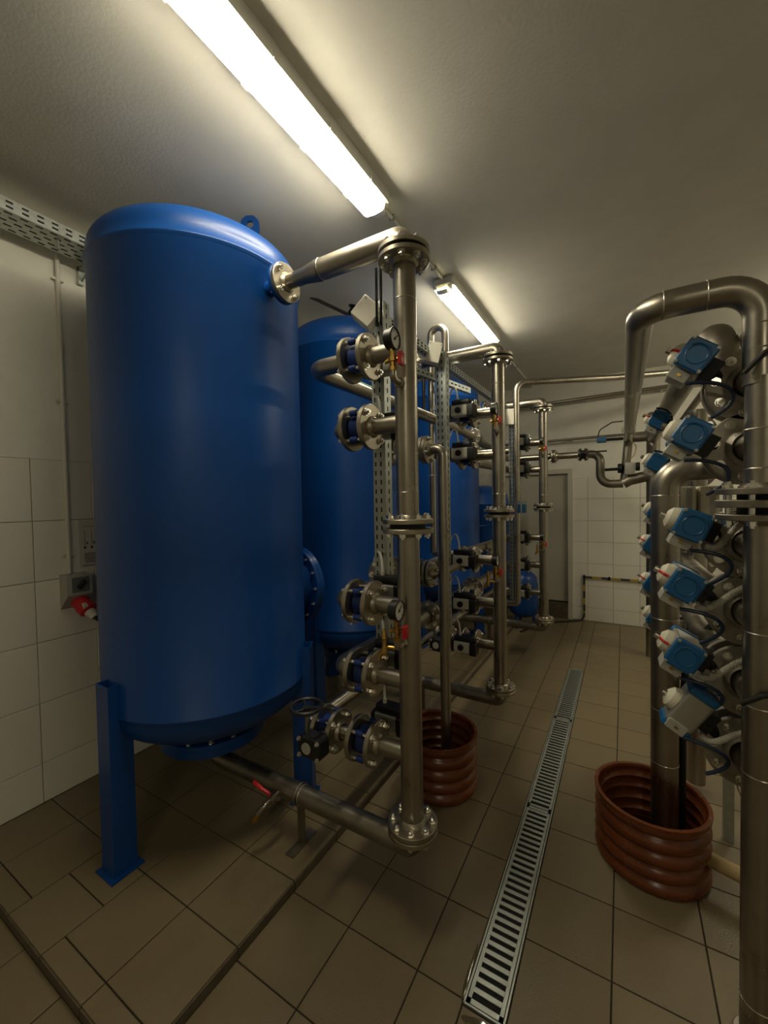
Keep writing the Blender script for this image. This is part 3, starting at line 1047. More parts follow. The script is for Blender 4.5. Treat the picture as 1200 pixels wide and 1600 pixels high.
# vent loop beside the second strut
t = thing('vent_loop_pipe', (-1.31, 3.0, 1.25), 'bent stainless vent pipe with a U loop near the ceiling', 'pipe')
b = MB(); b.tube([(-1.31, 3.0, zc), (-1.31, 3.0, 3.02), (-1.19, 3.0, 3.02), (-1.19, 3.0, 2.30)], 0.027, 0.0595, 20, seg=10); b.build('pipe', 'steel', t)
MB().torus((-1.31, 3.0, 1.87), (0, 0, 1), 0.029, 0.004, 20, 6).build('pipe_clamp', 'galv', t)
MB().cyl((-1.31, 3.0, zc), (XC, 3.0, zc), 0.025, n=16).build('foot_branch', 'steel', t)
MB().cyl((-1.19, 3.0, 2.30), (XA, 3.0, za), 0.027, n=16).build('end_branch', 'steel', t)

# ==================================================================== STRUTS, TRAYS, BOXES
def slots(b, parent, pts, ux, uy, a, h, th=0.0016):
    for p in pts:
        b.box(p, (a, h, th)) if False else None


def strut(y, z0, z1, label, x=-0.985):
    t = thing('strut_channel', (x, y, z0), label, 'strut', 'perforated strut channels')
    b = MB()
    w = 0.032
    # C channel: web facing -Y, lips backwards
    th = 0.003
    b.box((x, y, (z0 + z1) / 2), (2 * w, th, z1 - z0))
    b.box((x - w, y + 0.03, (z0 + z1) / 2), (th, 0.06, z1 - z0))
    b.box((x + w, y + 0.03, (z0 + z1) / 2), (th, 0.06, z1 - z0))
    ch = b.build('channel', 'galv', t)
    b = MB()
    n = int((z1 - z0) / 0.042)
    for k in range(n):
        z = z0 + (k + 0.5) * (z1 - z0) / n
        for dx in (-0.014, 0.014):
            b.box((x + dx - 0.004, y - 0.0018, z), (0.007, 0.001, 0.022))
        b.box((x + w + 0.0018, y + 0.03, z), (0.001, 0.007, 0.022))
    sl = b.build('slots', 'hole', t, smooth=0)
    sl['kind'] = 'stuff'
    for z in (za, zb, zc, zd):
        if z0 < z < z1:
            bb = MB(); bb.box((x - 0.045, y + 0.045, z), (0.05, 0.02, 0.03)); bb.build('bracket', 'galv', t)
    return t


strut(1.64, 0.80, 2.60, 'perforated galvanised strut channel behind the first riser')
strut(2.40, 0.85, 2.60, 'perforated galvanised strut channel behind the drain pipe, before the second riser')
strut(4.30, 0.6, 2.56, 'perforated galvanised strut channel just before the third riser')


def tray(p0, p1, w, h, label, drop=True, pitch=0.06):
    """perforated L or U tray along Y between p0 and p1 (near side edge), bottom width w toward -X"""
    p0, p1 = V(p0), V(p1)
    d = (p1 - p0); L = d.length; d.normalize()
    s = V((-d.y, d.x, 0))
    t = thing('cable_tray', p0, label, 'cable tray')
    rot = Matrix((s, d, V((0, 0, 1)))).transposed()
    mid = (p0 + p1) / 2
    b = MB()
    b.box(mid + s * w / 2, (w, L, 0.002), rot)
    b.box(mid + V((0, 0, h / 2)), (0.002, L, h), rot)
    b.box(mid + s * w + V((0, 0, h / 2)), (0.002, L, h), rot)
    b.build('tray', 'galv', t)
    b = MB()
    n = int(L / pitch)
    for k in range(n):
        q = p0 + d * (k + 0.5) * pitch
        for zz in ((h * 0.3, h * 0.7) if h > 0.04 else (h * 0.5,)):
            b.box(q - s * 0.0016 + V((0, 0, zz)), (0.001, pitch * 0.45, 0.009), rot)
        cols = max(1, int(w / 0.035))
        for c in range(cols):
            o = 0.5 if c % 2 else 0.0
            b.box(q + d * pitch * o + s * (c + 0.5) * w / cols - V((0, 0, 0.0016)), (0.009, pitch * 0.5, 0.001), rot)
    o = b.build('slots', 'hole', t, smooth=0)
    o['kind'] = 'stuff'
    return t


# wall tray top left (U tray)
t = tray((-2.50, -1.2, 3.075), (-2.50, 1.9, 3.075), 0.185, 0.058, 'perforated galvanised cable tray under the ceiling left of the nearest tank')
for y in (1.2,):
    b = MB(); b.box((-2.60, y, 3.055), (0.29, 0.03, 0.02)); b.box((-2.735, y, 3.02), (0.02, 0.03, 0.10))
    b.tube([(-2.735, y, 2.985), (-2.60, y, 3.045)], 0.007, 0.01, 8)
    b.build('wall_bracket', 'galv', t)
MB().cyl((-2.55, 1.02, 3.075), (-2.545, 1.02, 3.02), 0.006, n=8).build('rod', 'galv', t)
tray((-1.02, 1.68, 2.565), (-1.02, 4.30, 2.585), 0.05, 0.042, 'perforated cable tray on top of the struts, running toward the back wall', pitch=0.05)
tray((-1.158, 2.41, 2.50), (-0.99, 3.0, 2.475), 0.03, 0.04, 'short perforated rail below the tray near the vent loop', pitch=0.045)

# junction boxes on the struts
def jbox(c, s, rot, label):
    t = thing('junction_box', c, label, 'junction box', 'white junction boxes')
    c = V(c)
    b = MB(); b.rbox(c, s, 0.006, rot, axis='y'); base = b.build('box', 'white', t)
    fwd = rot @ V((0, -1, 0))
    b = MB(); b.rbox(c + fwd * (s[1] / 2 + 0.004), (s[0] * 0.98, 0.012, s[2] * 0.98), 0.006, rot, axis='y'); b.build('lid', 'white', t)
    for sx in (-1, 1):
        p = c + rot @ V((sx * s[0] * 0.4, -s[1] / 2 - 0.011, s[2] * 0.4))
        MB().cyl(p, p + fwd * 0.002, 0.004, n=8).build('screw', 'lightgrey', t)
    return t


RZ = lambda a: Matrix.Rotation(math.radians(a), 3, 'Z')
RY = lambda a: Matrix.Rotation(math.radians(a), 3, 'Y')
t = jbox((-1.0, 1.585, 2.525), (0.105, 0.06, 0.105), RZ(24) @ RY(42), 'white junction box turned on its corner at the top of the nearest strut')
p = V((-0.972, 1.62, 2.60))
for dx in (0, 0.022):
    MB().tube([V((-0.90 + dx, 1.50, 2.66)), V((-0.90 + dx, 1.50, 2.52)), p + V((dx, 0, -0.12))], 0.006, 0.03, 8).build('cable', 'rubber', t)
jbox((-1.005, 2.345, 2.575), (0.085, 0.05, 0.125), RZ(26) @ RY(14), 'white junction box at the top of the middle strut, beside the vent loop')
jbox((-1.0, 4.24, 2.50), (0.09, 0.06, 0.16), RZ(20), 'white junction box at the top of the far strut')

# black air valve on top of tank 2
t = thing('vent_valve', (TX + 0.02, Y2 - 0.2, 3.06), 'black vent valve and pipe on top of the second blue tank', 'valve')
q = V((TX + 0.06, Y2 - 0.05, 3.14))
MB().tube([q - V((0, 0, 0.06)), q + V((0, 0, 0.03)), q + V((-0.25, -0.25, 0.16)), q + V((-0.7, -0.75, 0.10))], 0.013, 0.02, 10).build('pipe', 'black', t)
MB().lathe([(0, -0.03), (0.03, -0.03), (0.035, 0), (0.02, 0.03), (0.04, 0.05), (0, 0.06)], q + V((0.02, 0, 0.05)), (0.2, 0, 1), 14).build('actuator', 'black', t)
MB().box(q + V((0.10, 0.0, 0.02)), (0.09, 0.006, 0.01)).build('handle', 'red', t)
MB().cyl(q + V((-0.02, 0, 0.0)), q + V((0.06, 0, -0.02)), 0.014, n=10).build('ball_valve', 'bolt', t)
# black housing with a white letter above the short rail
t = thing('actuator_housing', (-1.27, 2.62, 2.45), 'small black housing with white letter M beside the first riser, over the third tank', 'housing')
qc = V((-1.27, 2.62, 2.585))
MB().rbox(qc, (0.11, 0.07, 0.09), 0.02, RZ(25), axis='y').build('housing', 'black', t)
cu = bpy.data.curves.new('letter', 'FONT'); cu.body = 'M'; cu.size = 0.07; cu.extrude = 0.0008; cu.align_x = 'CENTER'; cu.align_y = 'CENTER'
tmp = bpy.data.objects.new('tmp', cu); col.objects.link(tmp)
bpy.context.view_layer.update()
dg = bpy.context.evaluated_depsgraph_get()
me = bpy.data.meshes.new_from_object(tmp.evaluated_get(dg))
bpy.data.objects.remove(tmp)
me.materials.clear(); me.materials.append(M['white'])
lo = bpy.data.objects.new('letter', me); col.objects.link(lo)
lo.parent = t
lo.location = qc + RZ(25) @ V((0, -0.037, 0)) - ORG[t.name]
lo.rotation_euler = (PI / 2, 0, math.radians(25))
MB().tube([V((XA, 2.62, za + 0.03)), V((XA, 2.62, qc.z)), qc], 0.012, 0.03, 12).build('mount', 'black', t)

# ==================================================================== BUCKETS / PITS
def bucket(cx, cy, rad, h, label, lean=0.0):
    t = thing('corrugated_pit', (cx, cy, 0), label, 'pit ring', 'brown corrugated pits')
    prof = []
    n = 60
    rings = 4.5
    for k in range(n + 1):
        u = k / n
        r = rad - 0.016 + 0.018 * abs(math.sin(PI * rings * u + 0.6)) ** 0.8
        prof.append((r, 0.002 + (h - 0.012) * u))
    prof += [(rad + 0.004, h - 0.008), (rad + 0.004, h), (rad - 0.012, h), (rad - 0.016, h - 0.01)]
    inner = []
    for k in range(n + 1):
        u = 1 - k / n
        r = rad - 0.028 + 0.014 * abs(math.sin(PI * rings * u + 0.6)) ** 0.8
        inner.append((r, 0.03 + (h - 0.045) * u))
    b = MB(); b.lathe(prof + inner + [(0, 0.03)], (cx, cy, 0), (0, 0, 1), 72)
    b.build('ring', 'bucket', t, smooth=60)
    b = MB(); b.lathe([(0, 0.045), (rad - 0.03, 0.045)], (cx, cy, 0), (0, 0, 1), 48); b.build('water', 'water', t)
    return t


bucket(-0.95, 2.215, 0.222, 0.315, 'brown corrugated plastic pit ring behind the first riser')
bucket(0.108, 2.215, 0.226, 0.30, 'brown corrugated plastic pit ring at right under the pipe rack')

# ==================================================================== FLOOR DRAIN
t = thing('drain_grate', ((DX0 + DX1) / 2, DY0, 0), 'long galvanised slotted drain grate set into the floor', 'drain')
b = MB()
b.box(((DX0 + DX1) / 2, (DY0 + DY1) / 2, -0.0035), (DX1 - DX0 - 0.012, DY1 - DY0 - 0.012, 0.001))
b.build('channel_bed', 'hole', t)
b = MB()
for x in (DX0 + 0.005, DX1 - 0.005):
    b.box((x, (DY0 + DY1) / 2, -0.001), (0.006, DY1 - DY0 - 0.01, 0.010))
for y in (DY0 + 0.006, DY1 - 0.006):
    b.box(((DX0 + DX1) / 2, y, -0.001), (DX1 - DX0 - 0.01, 0.006, 0.010))
b.build('frame', 'galv', t)
secs = [(DY0 + 0.012, 2.262), (2.268, 3.286), (3.292, DY1 - 0.012)]
xa, xb = DX0 + 0.011, DX1 - 0.011
mc = (xa + xb) / 2
rail = 0.012
bw = MB(); bw.rbox((0, 0, 0), (xb - xa - 2 * rail + 0.004, 0.0165, 0.005), 0.002)
bar_me = bpy.data.meshes.new('bar'); bar_me.from_pydata(bw.v, [], bw.f); bar_me.materials.append(M['galv'])
for (ya, yb) in secs:
    b = MB()
    for x in (xa + rail / 2, xb - rail / 2):
        b.box((x, (ya + yb) / 2, 0.0015), (rail, yb - ya, 0.005))
    for y in (ya + 0.008, yb - 0.008):
        b.box((mc, y, 0.0015), (xb - xa, 0.016, 0.005))
    g = b.build('grate', 'galv', t)
    n = int((yb - ya - 0.04) / 0.0335)
    for k in range(n):
        y = ya + 0.02 + (k + 0.75) * (yb - ya - 0.04) / n
        inst('bar', bar_me, g, (mc, y, 0.0015))

t = thing('puddle', (DX0 + 0.03, DY0 - 0.03, 0), 'small wet puddle at the near end of the drain grate', 'puddle')
rp = random.Random(11)
def blob(cx, cy, rx, ry, n=28):
    ph = [rp.uniform(0, 6.28) for _ in range(3)]
    pts = []
    for k in range(n):
        th = 2 * PI * k / n
        r = 1 + 0.16 * math.sin(2 * th + ph[0]) + 0.10 * math.sin(3 * th + ph[1]) + 0.06 * math.sin(5 * th + ph[2])
        pts.append((cx + rx * r * math.cos(th), cy + ry * r * math.sin(th)))
    bb = MB()
    bb.add([(cx, cy, 0.0016)] + [(a, c_, 0.0005) for a, c_ in pts], [(0, k + 1, (k + 1) % n + 1) for k in range(n)])
    return bb
blob(DX0 + 0.075, DY0 - 0.035, 0.06, 0.022).build('water_film', 'film', t)
blob(DX0 - 0.008, DY0 + 0.10, 0.007, 0.10).build('water_film', 'film', t)

# ==================================================================== LEFT WALL FITTINGS
x = WL + 0.012
t = thing('cable_conduit', (x, 1.087, 1.30), 'white vertical cable conduit on the left wall above the socket box', 'conduit')
MB().cyl((x, 1.087, 1.29), (x, 1.087, 3.09), 0.0115, n=14).build('tube', 'white', t)
for z in (1.40, 2.27, 2.95):
    MB().box((x - 0.004, 1.087, z), (0.018, 0.055, 0.012)).build('clip', 'white', t)
t = thing('cable_conduit', (x, 1.235, PZ), 'white vertical conduit low on the left wall beside the tank leg', 'conduit')
MB().cyl((x, 1.238, PZ), (x, 1.238, 0.98), 0.012, n=14).build('tube', 'white', t)
MB().box((x - 0.004, 1.238, 0.7), (0.018, 0.055, 0.012)).build('clip', 'white', t)

t = thing('socket_box', (WL, 1.10, 1.10), 'grey wall socket box with rotary switch and red three phase plug', 'socket')
yb_, zb_ = 1.105, 1.195
# housing: side profile prism, sloping lower face
prof = [(0.0, 0.095), (0.085, 0.085), (0.092, -0.02), (0.0, -0.105)]
MB().prism([(p, q) for p, q in prof], (WL + 0.002, yb_, zb_), (1, 0, 0), (0, 0, 1), 0.125).build('housing', 'lightgrey', t)
MB().box((WL + 0.091, yb_ + 0.004, zb_ + 0.035), (0.006, 0.085, 0.085)).build('switch_plate', 'midgrey', t)
MB().rbox((WL + 0.102, yb_ + 0.004, zb_ + 0.038), (0.024, 0.018, 0.055), 0.006, Matrix.Rotation(-0.7, 3, 'X')).build('rotary_knob', 'black', t)
d = V((0.75, 0.2, -0.62)).normalized()
pc = V((WL + 0.045, yb_ + 0.01, zb_ - 0.06))
b = MB(); b.lathe([(0, 0), (0.042, 0), (0.044, 0.03), (0.04, 0.05), (0.047, 0.052), (0.045, 0.09), (0.034, 0.10), (0, 0.10)], pc, d, 24); plug = b.build('plug', 'red', t)
q = pc + d * 0.10
MB().cyl(q, q + d * 0.05, 0.028, 0.02, n=16).build('gland', 'white', plug)
MB().box(pc + d * 0.07 + V((0.03, -0.02, 0.02)), (0.03, 0.02, 0.025), Matrix.Rotation(0.5, 3, 'Y')).build('plug_label', 'white', plug)
q2 = q + d * 0.045
MB().tube([q2, q2 + d * 0.04 + V((0, 0.02, -0.01)), q2 + V((0.03, 0.09, -0.13)), q2 + V((-0.02, 0.13, -0.30)), q2 + V((-0.06, 0.3, -0.55)), (WL + 0.03, 1.7, PZ + 0.02)], 0.011, 0.05, 12).build('power_cable', 'rubber', plug)

t = thing('paper_notice', (WL, 1.21, 1.33), 'white paper notice with a printed wiring diagram taped to the wall', 'notice')
yn, zn_ = 1.25, 1.455
MB().box((WL + 0.002, yn, zn_), (0.002, 0.21, 0.285)).build('sheet', 'paper', t)
b = MB()
rnd = random.Random(3)
xq = WL + 0.0034
b.box((xq, yn + 0.02, zn_ + 0.125), (0.0006, 0.08, 0.005)); b.box((xq, yn, zn_ + 0.10), (0.0006, 0.17, 0.002))
for k in range(5):
    yy = yn - 0.075 + 0.036 * k
    b.box((xq, yy, zn_ + 0.03), (0.0006, 0.002, 0.09)); b.box((xq, yy + 0.008, zn_ + 0.01), (0.0006, 0.018, 0.002))
    b.box((xq, yy, zn_ - 0.025), (0.0006, 0.012, 0.014)); b.box((xq, yy + 0.012, zn_ - 0.0), (0.0006, 0.010, 0.010))
for k in range(7):
    b.box((xq, yn - 0.03, zn_ - 0.06 - 0.009 * k), (0.0006, 0.09 + 0.02 * rnd.random(), 0.004))
b.box((xq, yn, zn_ - 0.132), (0.0006, 0.18, 0.004))
b.build('print', 'ink', t, smooth=0)

# ==================================================================== BACK WALL PIPES
YB = 5.05
t = thing('crossing_pipe', (-0.4, YB, 1.8), 'stainless S bend pipe before the back wall with black lever valves', 'pipe')
b = MB(); b.tube([(-0.40, YB, 2.15), (-0.215, YB, 2.15), (-0.215, YB, 1.815), (0.0, YB, 1.815)], 0.044, 0.12, 24)
b.tube([(0.0, YB, 1.815), (0.06, YB, 1.85), (0.28, YB, 1.90)], 0.056, 0.05, 24)
b.build('pipe', 'steel2', t)
for x in (-0.41, -0.36):
    flange(t, (x, YB, 2.15), (1, 0, 0), 0.07, 0.036, 0.016, 6, -1 if x < -0.4 else 1, m='black')
v = MB(); v.cyl((-0.405, YB, 2.15), (-0.365, YB, 2.15), 0.05, n=20); vb = v.build('valve_body', 'black', t)
MB().box((-0.27, YB - 0.09, 2.165), (0.24, 0.018, 0.016)).build('lever', 'black', vb)
MB().cyl((-0.385, YB - 0.03, 2.155), (-0.385, YB - 0.09, 2.165), 0.012, n=10).build('spindle', 'black', vb)
# right hand end of the line
RX1 = 0.050
t = thing('overhead_pipe', (RX1, 1.6, 2.29), 'stainless overhead pipe from the right foreground column running back to the wall pipe', 'pipe')
b = MB()
b.tube([(0.348, 1.6, 2.0), (0.348, 1.6, 2.29), (RX1, 1.6, 2.29), (RX1, YB, 2.29), (RX1 - 0.04, YB, 1.83)], 0.0425, 0.095, 28, seg=10)
b.build('pipe', 'steel', t)
for x in (0.11, 0.22):
    seam(t, (x, 1.6, 2.29), (1, 0, 0), 0.045)
for s in (-1, 1):
    MB().box((RX1 + s * 0.055, 4.35, 2.29), (0.02, 0.006, 0.05)).build('clamp_ear', 'bolt', t)
MB().torus((RX1, 4.35, 2.29), (0, 1, 0), 0.046, 0.003, 24, 6).build('pipe_clamp', 'galv', t)
# two lever valves near the wall riser foot
t = thing('lever_valve', (-0.12, YB - 0.08, 1.98), 'small black lever valve beside the S bend pipe', 'valve')
MB().cyl((-0.02, YB - 0.05, 1.97), (-0.17, YB - 0.09, 1.965), 0.016, n=10).build('lever', 'black', t)
MB().lathe([(0, -0.02), (0.05, -0.02), (0.05, 0.02), (0, 0.02)], (-0.03, YB - 0.05, 1.975), (1, 0, 0), 12).build('body', 'black', t)
MB().rbox((0.06, YB - 0.06, 1.97), (0.09, 0.05, 0.12), 0.01).build('bracket', 'lightgrey', t)
MB().lathe([(0, -0.02), (0.045, -0.02), (0.045, 0.02), (0, 0.02)], (0.13, YB - 0.06, 1.985), (1, 0, 0), 10).build('knob', 'black', t)
t = thing('flow_sensor', (-0.15, YB - 0.06, 2.33), 'small dark blue sensor on the far vertical pipe with looping cable', 'sensor')
MB().rbox((-0.20, YB - 0.05, 2.29), (0.09, 0.06, 0.06), 0.012, axis='x').build('housing', 'bluegrey', t)
MB().cyl((-0.16, YB - 0.05, 2.29), (-0.0, YB - 0.03, 2.29), 0.016, n=10).build('stem', 'black', t)
MB().tube([(-0.24, YB - 0.05, 2.30), (-0.22, YB - 0.05, 2.40), (-0.1, YB - 0.05, 2.47), (0.0, YB - 0.05, 2.47)], 0.006, 0.06, 8).build('cable', 'rubber', t)
MB().tube([(0.05, YB - 0.06, 2.27), (0.12, YB - 0.08, 2.2), (0.10, YB - 0.08, 2.1), (0.05, YB - 0.06, 2.06)], 0.004, 0.05, 8).build('thin_cable', 'yellow', t)
# three pipes along the back wall
t = thing('crossing_pipe', (-0.9, 5.6, 2.4), 'upper stainless pipe bending down before the third riser and crossing to the right', 'pipe')
b = MB(); b.tube([(-0.93, 4.25, 0.62), (-0.93, 4.25, 2.84), (-0.06, 4.9, 2.91), (0.9, 5.5, 3.0)], 0.032, 0.1, 24); b.build('pipe', 'steel', t)
b = MB(); b.tube([(-0.93, 4.25, 0.66), (-0.93, 4.25, 0.60), (-1.15, 4.25, 0.60)], 0.032, 0.05, 20); b.build('foot_bend', 'steel', t)
t = thing('crossing_pipe', (-0.9, 6.0, 2.97), 'second stainless pipe crossing high along the back wall', 'pipe')
b = MB(); b.tube([(-1.9, 6.02, 2.95), (1.2, 6.02, 3.01)], 0.024, 0.1, 20); b.build('pipe', 'steel', t)
for x in (-1.3, -0.45, 0.4):
    MB().box((x, 6.075, 2.97), (0.02, 0.10, 0.03)).build('bracket', 'galv', t)
for x in (-1.12, -1.08):
    MB().ring((x, 6.02, 2.965), (1, 0, 0), 0.06, 0.024, 0.016, 24).build('flange', 'flange', t)
t = thing('crossing_pipe', (-0.9, 6.0, 2.45), 'thin stainless pipe crossing the back wall above the S bend', 'pipe')
b = MB(); b.tube([(-1.9, 6.03, 2.45), (0.5, 6.03, 2.465)], 0.017, 0.1, 16); b.build('pipe', 'steel2', t)
for x in (-1.5, -0.6, 0.1):
    MB().box((x, 6.08, 2.457), (0.02, 0.09, 0.03)).build('bracket', 'galv', t)
# yellow/green earthing strip on the wall
t = thing('earthing_strip', (-0.47, WB - 0.01, 0.05), 'yellow and black striped earthing bar on the back wall tiles', 'earthing bar')
segs = []
xx = -0.47
k = 0
while xx < 1.2:
    MB().box((xx + 0.055, WB - 0.02, 0.595), (0.108, 0.008, 0.028)).build('stripe', 'ink' if k % 2 == 0 else 'yellow', t)
    xx += 0.11; k += 1
zz = 0.58
k = 0
while zz > 0.08:
    MB().box((-0.455, WB - 0.02, zz - 0.045), (0.028, 0.008, 0.088)).build('stripe', 'ink' if k % 2 == 0 else 'yellow', t)
    zz -= 0.09; k += 1
for (x_, z_) in ((-0.455, 0.6), (0.18, 0.595), (-0.16, 0.595)):
    MB().box((x_, WB - 0.012, z_), (0.02, 0.024, 0.045)).build('wall_clip', 'black', t)
t = thing('loose_cable', (-0.7, 5.9, 0), 'black cable lying on the floor by the door step', 'cable')
MB().tube([(-0.455, WB - 0.03, 0.10), (-0.47, WB - 0.06, 0.012), (-0.75, 5.85, 0.011), (-0.98, 5.6, 0.011), (-1.1, 5.2, 0.011)], 0.011, 0.06, 10).build('cable', 'rubber', t)

# small blue pump vessel and fourth small tank behind the third riser
t = thing('pump_vessel', (-1.12, 5.45, 0.0), 'small blue vessel on the floor behind the third riser', 'vessel')
b = MB(); b.lathe([(0, 0.14), (0.10, 0.15), (0.165, 0.2), (0.18, 0.28), (0.18, 0.55), (0.165, 0.66), (0.10, 0.73), (0, 0.75)], (-1.12, 5.45, 0), (0, 0, 1), 40); b.build('shell', 'blue', t, smooth=60)
for k in range(3):
    th = 2 * PI * k / 3
    MB().cyl((-1.12 + 0.13 * math.cos(th), 5.45 + 0.13 * math.sin(th), 0), (-1.12 + 0.13 * math.cos(th), 5.45 + 0.13 * math.sin(th), 0.22), 0.018, n=10).build('leg', 'blue', t)
MB().cyl((-1.12, 5.45, 0.74), (-1.12, 5.45, 0.80), 0.02, n=10).build('connector', 'steel', t)
t = thing('small_tank', (-1.75, 5.66, PZ), 'smaller blue tank with domed top behind the third tank', 'tank')
b = MB(); b.lathe([(0, 0.3), (0.2, 0.33), (0.36, 0.42), (0.40, 0.52), (0.40, 1.60), (0.405, 1.605), (0.40, 1.61), (0.37, 1.74), (0.25, 1.83), (0.12, 1.86), (0, 1.865)], (-1.75, 5.66, 0), (0, 0, 1), 56); b.build('shell', 'blue', t, smooth=60)
MB().torus((-1.75, 5.66, 1.32), (0, 0, 1), 0.402, 0.006, 56, 6).build('seam', 'blue', t)
for k in range(3):
    th = 2 * PI * k / 3 + 0.5
    MB().box((-1.75 + 0.33 * math.cos(th), 5.66 + 0.33 * math.sin(th), (0.6 + PZ) / 2), (0.07, 0.07, 0.6 - PZ), Matrix.Rotation(th, 3, 'Z')).build('leg', 'blue', t)
# dark blue enclosure on the strut by the second riser
t = thing('enclosure', (-0.86, 4.1, 1.5), 'small dark blue sensor block on the pipe bend by the second riser flange', 'sensor')
MB().rbox((-0.86, 4.15, 1.575), (0.075, 0.06, 0.085), 0.008, axis='y').build('block', 'bluegrey', t)
MB().box((-0.86, 4.145, 1.575), (0.008, 0.064, 0.086)).build('divider', 'lightgrey', t)
MB().box((-0.86, 4.15, 1.635), (0.10, 0.06, 0.03)).build('clamp', 'galv', t)
MB().box((-0.90, 4.21, 1.60), (0.03, 0.07, 0.03)).build('bracket', 'galv', t)

# ==================================================================== RIGHT HAND RACK
CX, CY = 0.356, 1.60
t = thing('standpipe', (CX, CY, 0), 'thick stainless column pipe at the right edge of the foreground', 'pipe')
b = MB(); b.cyl((CX, CY, 0.10), (CX, CY, 1.61), 0.0445, n=36); b.cyl((CX, CY, 1.69), (CX, CY, 2.02), 0.0445, n=36); b.build('pipe', 'steel', t)
b = MB(); b.lathe([(0.0445, 0.012), (0.0445, 0.11), (0, 0.11)], (CX, CY, 0.0), (0, 0, 1), 32); b.ring((CX, CY, 0.006), (0, 0, 1), 0.06, 0.03, 0.012); b.build('foot', 'steel2', t)
for z in (0.135, 0.84, 1.05, 1.27, 1.755, 1.87, 2.10, 2.17):
    seam(t, (CX, CY, z), (0, 0, 1), 0.045)
for z, s in ((1.688, 1), (1.612, -1)):
    flange(t, (CX, CY, z), (0, 0, 1), 0.112, 0.045, 0.018, 8, s, 0.3, m='steel2', bs=1.25)
MB().ring((CX, CY, 1.652), (0, 0, 1), 0.112, 0.04, 0.022, 40).build('valve_ring', 'steel2', t)
MB().cyl((CX, CY, 1.61), (CX, CY, 1.69), 0.06, n=24).build('valve_core', 'rubber', t)
for k in range(8):
    th = 0.3 + 2 * PI * k / 8
    MB().cyl((CX + 0.088 * math.cos(th), CY + 0.088 * math.sin(th), 1.615), (CX + 0.088 * math.cos(th), CY + 0.088 * math.sin(th), 1.685), 0.008, n=8).build('stud', 'bolt', t)
for z, dz in ((2.03, 0.05), (1.06, 0.04)):
    MB().tube([(CX - 0.055, CY - 0.045, z), (CX - 0.01, CY - 0.06, z + dz), (CX + 0.05, CY - 0.045, z + dz + 0.01)], 0.007, 0.02, 10).build('black_strap', 'rubber', t)

FZ = [2.039, 1.831, 1.516, 1.293, 1.058, 0.815]
AZ = [2.132, 1.880, 1.580, 1.379, 1.142, 0.936]
AX = [0.204, 0.193, 0.197, 0.177, 0.178, 0.196]
rank = ['topmost', 'second', 'third', 'fourth', 'fifth', 'lowest']


def ract(t, c, sh, side=False, red=False, big=1.0):
    """blue and grey actuator; sh = unit shaft direction (valve -> dome)"""
    c = V(c); sh = V(sh).normalized()
    yv = V((0, 1, 0))
    up = sh.cross(yv).normalized()       # perpendicular in the XZ plane
    if up.z < 0:
        up = -up
    rot = Matrix((sh, yv, up)).transposed()      # local x = shaft, y = depth, z = up
    L = 0.125
    loc = lambda p: c + rot @ (V(p) * big)
    ax = 'y'
    if side:
        rot2 = Matrix((sh, up, -yv)).transposed()
    else:
        rot2 = rot
    loc2 = lambda p: c + rot2 @ (V(p) * big)
    S = lambda s: tuple(q * big for q in s)
    b = MB(); b.rbox(loc2((0, 0, 0)), S((0.086, L, 0.092)), 0.012 * big, rot2, axis='y'); body = b.build('actuator_body', 'actgrey', t)
    for s in (-1, 1):
        b = MB(); b.rbox(loc2((0, s * (L / 2 + 0.012), 0)), S((0.092, 0.026, 0.098)), 0.014 * big, rot2, axis='y'); ec = b.build('end_cap', 'actblue', body)
        if s < 0 and not side:
            bb = MB()
            fr = L / 2 + 0.0255
            arc = [(-0.036, -fr, -0.03), (-0.036, -fr, 0.01), (-0.022, -fr, 0.032), (0.012, -fr, 0.034), (0.03, -fr, 0.02)]
            bb.tube([loc2(p) for p in arc], 0.0022 * big, 0.02, 8); bb.build('raised_rib', 'actblue', ec)
            bb = MB(); bb.lathe([(0.028 * big, 0), (0.030 * big, 0.0015), (0.032 * big, 0)], loc2((0, -fr, 0)), rot2 @ V((0, -1, 0)), 28); bb.build('ring_mark', 'actblue', ec)
            for sx in (-1, 1):
                for sz in (-1, 1):
                    inst('bolt', BOLT[0.5], ec, loc2((sx * 0.038, -fr + 0.003, sz * 0.041)), V((0, 0, 1)).rotation_difference(rot2 @ V((0, -1, 0))))
    # dome indicator on the shaft end
    q = loc((0.043, 0, 0))
    b = MB(); b.lathe([(0.040 * big, 0), (0.040 * big, 0.008), (0.036 * big, 0.02), (0.022 * big, 0.030), (0, 0.033)], q, rot @ V((1, 0, 0)), 24); dm = b.build('indicator_dome', 'cream', t)
    if red:
        bb = MB(); bb.tube([q + rot @ (V((0.004, -0.0400, 0.0)) * big), q + rot @ (V((0.018, -0.0365, 0)) * big), q + rot @ (V((0.029, -0.022, 0)) * big), q + rot @ (V((0.0325, 0.0, 0)) * big), q + rot @ (V((0.028, 0.022, 0)) * big)], 0.0048, 0.01, 8)
        bb.build('red_stripe', 'red', dm)
    MB().cyl(loc((0.074, 0, 0)), loc((0.09, 0, 0)), 0.011 * big, n=10).build('dome_screw', 'bolt', dm)
    # solenoid box under the body, black neck toward the valve
    b = MB(); b.rbox(loc((0.005, -0.01, -0.066)), S((0.062, 0.085, 0.036)), 0.006, rot, axis='y'); sb = b.build('solenoid_box', 'lightgrey', t)
    b = MB(); b.box(loc((0.005, -0.0535, -0.066)), S((0.012, 0.001, 0.008)), rot); b.build('emblem', 'brass', sb)
    b = MB(); b.box(loc((-0.062, 0.02, -0.0)), S((0.038, 0.07, 0.07)), rot); b.build('mount_block', 'rubber', t)
    return rot


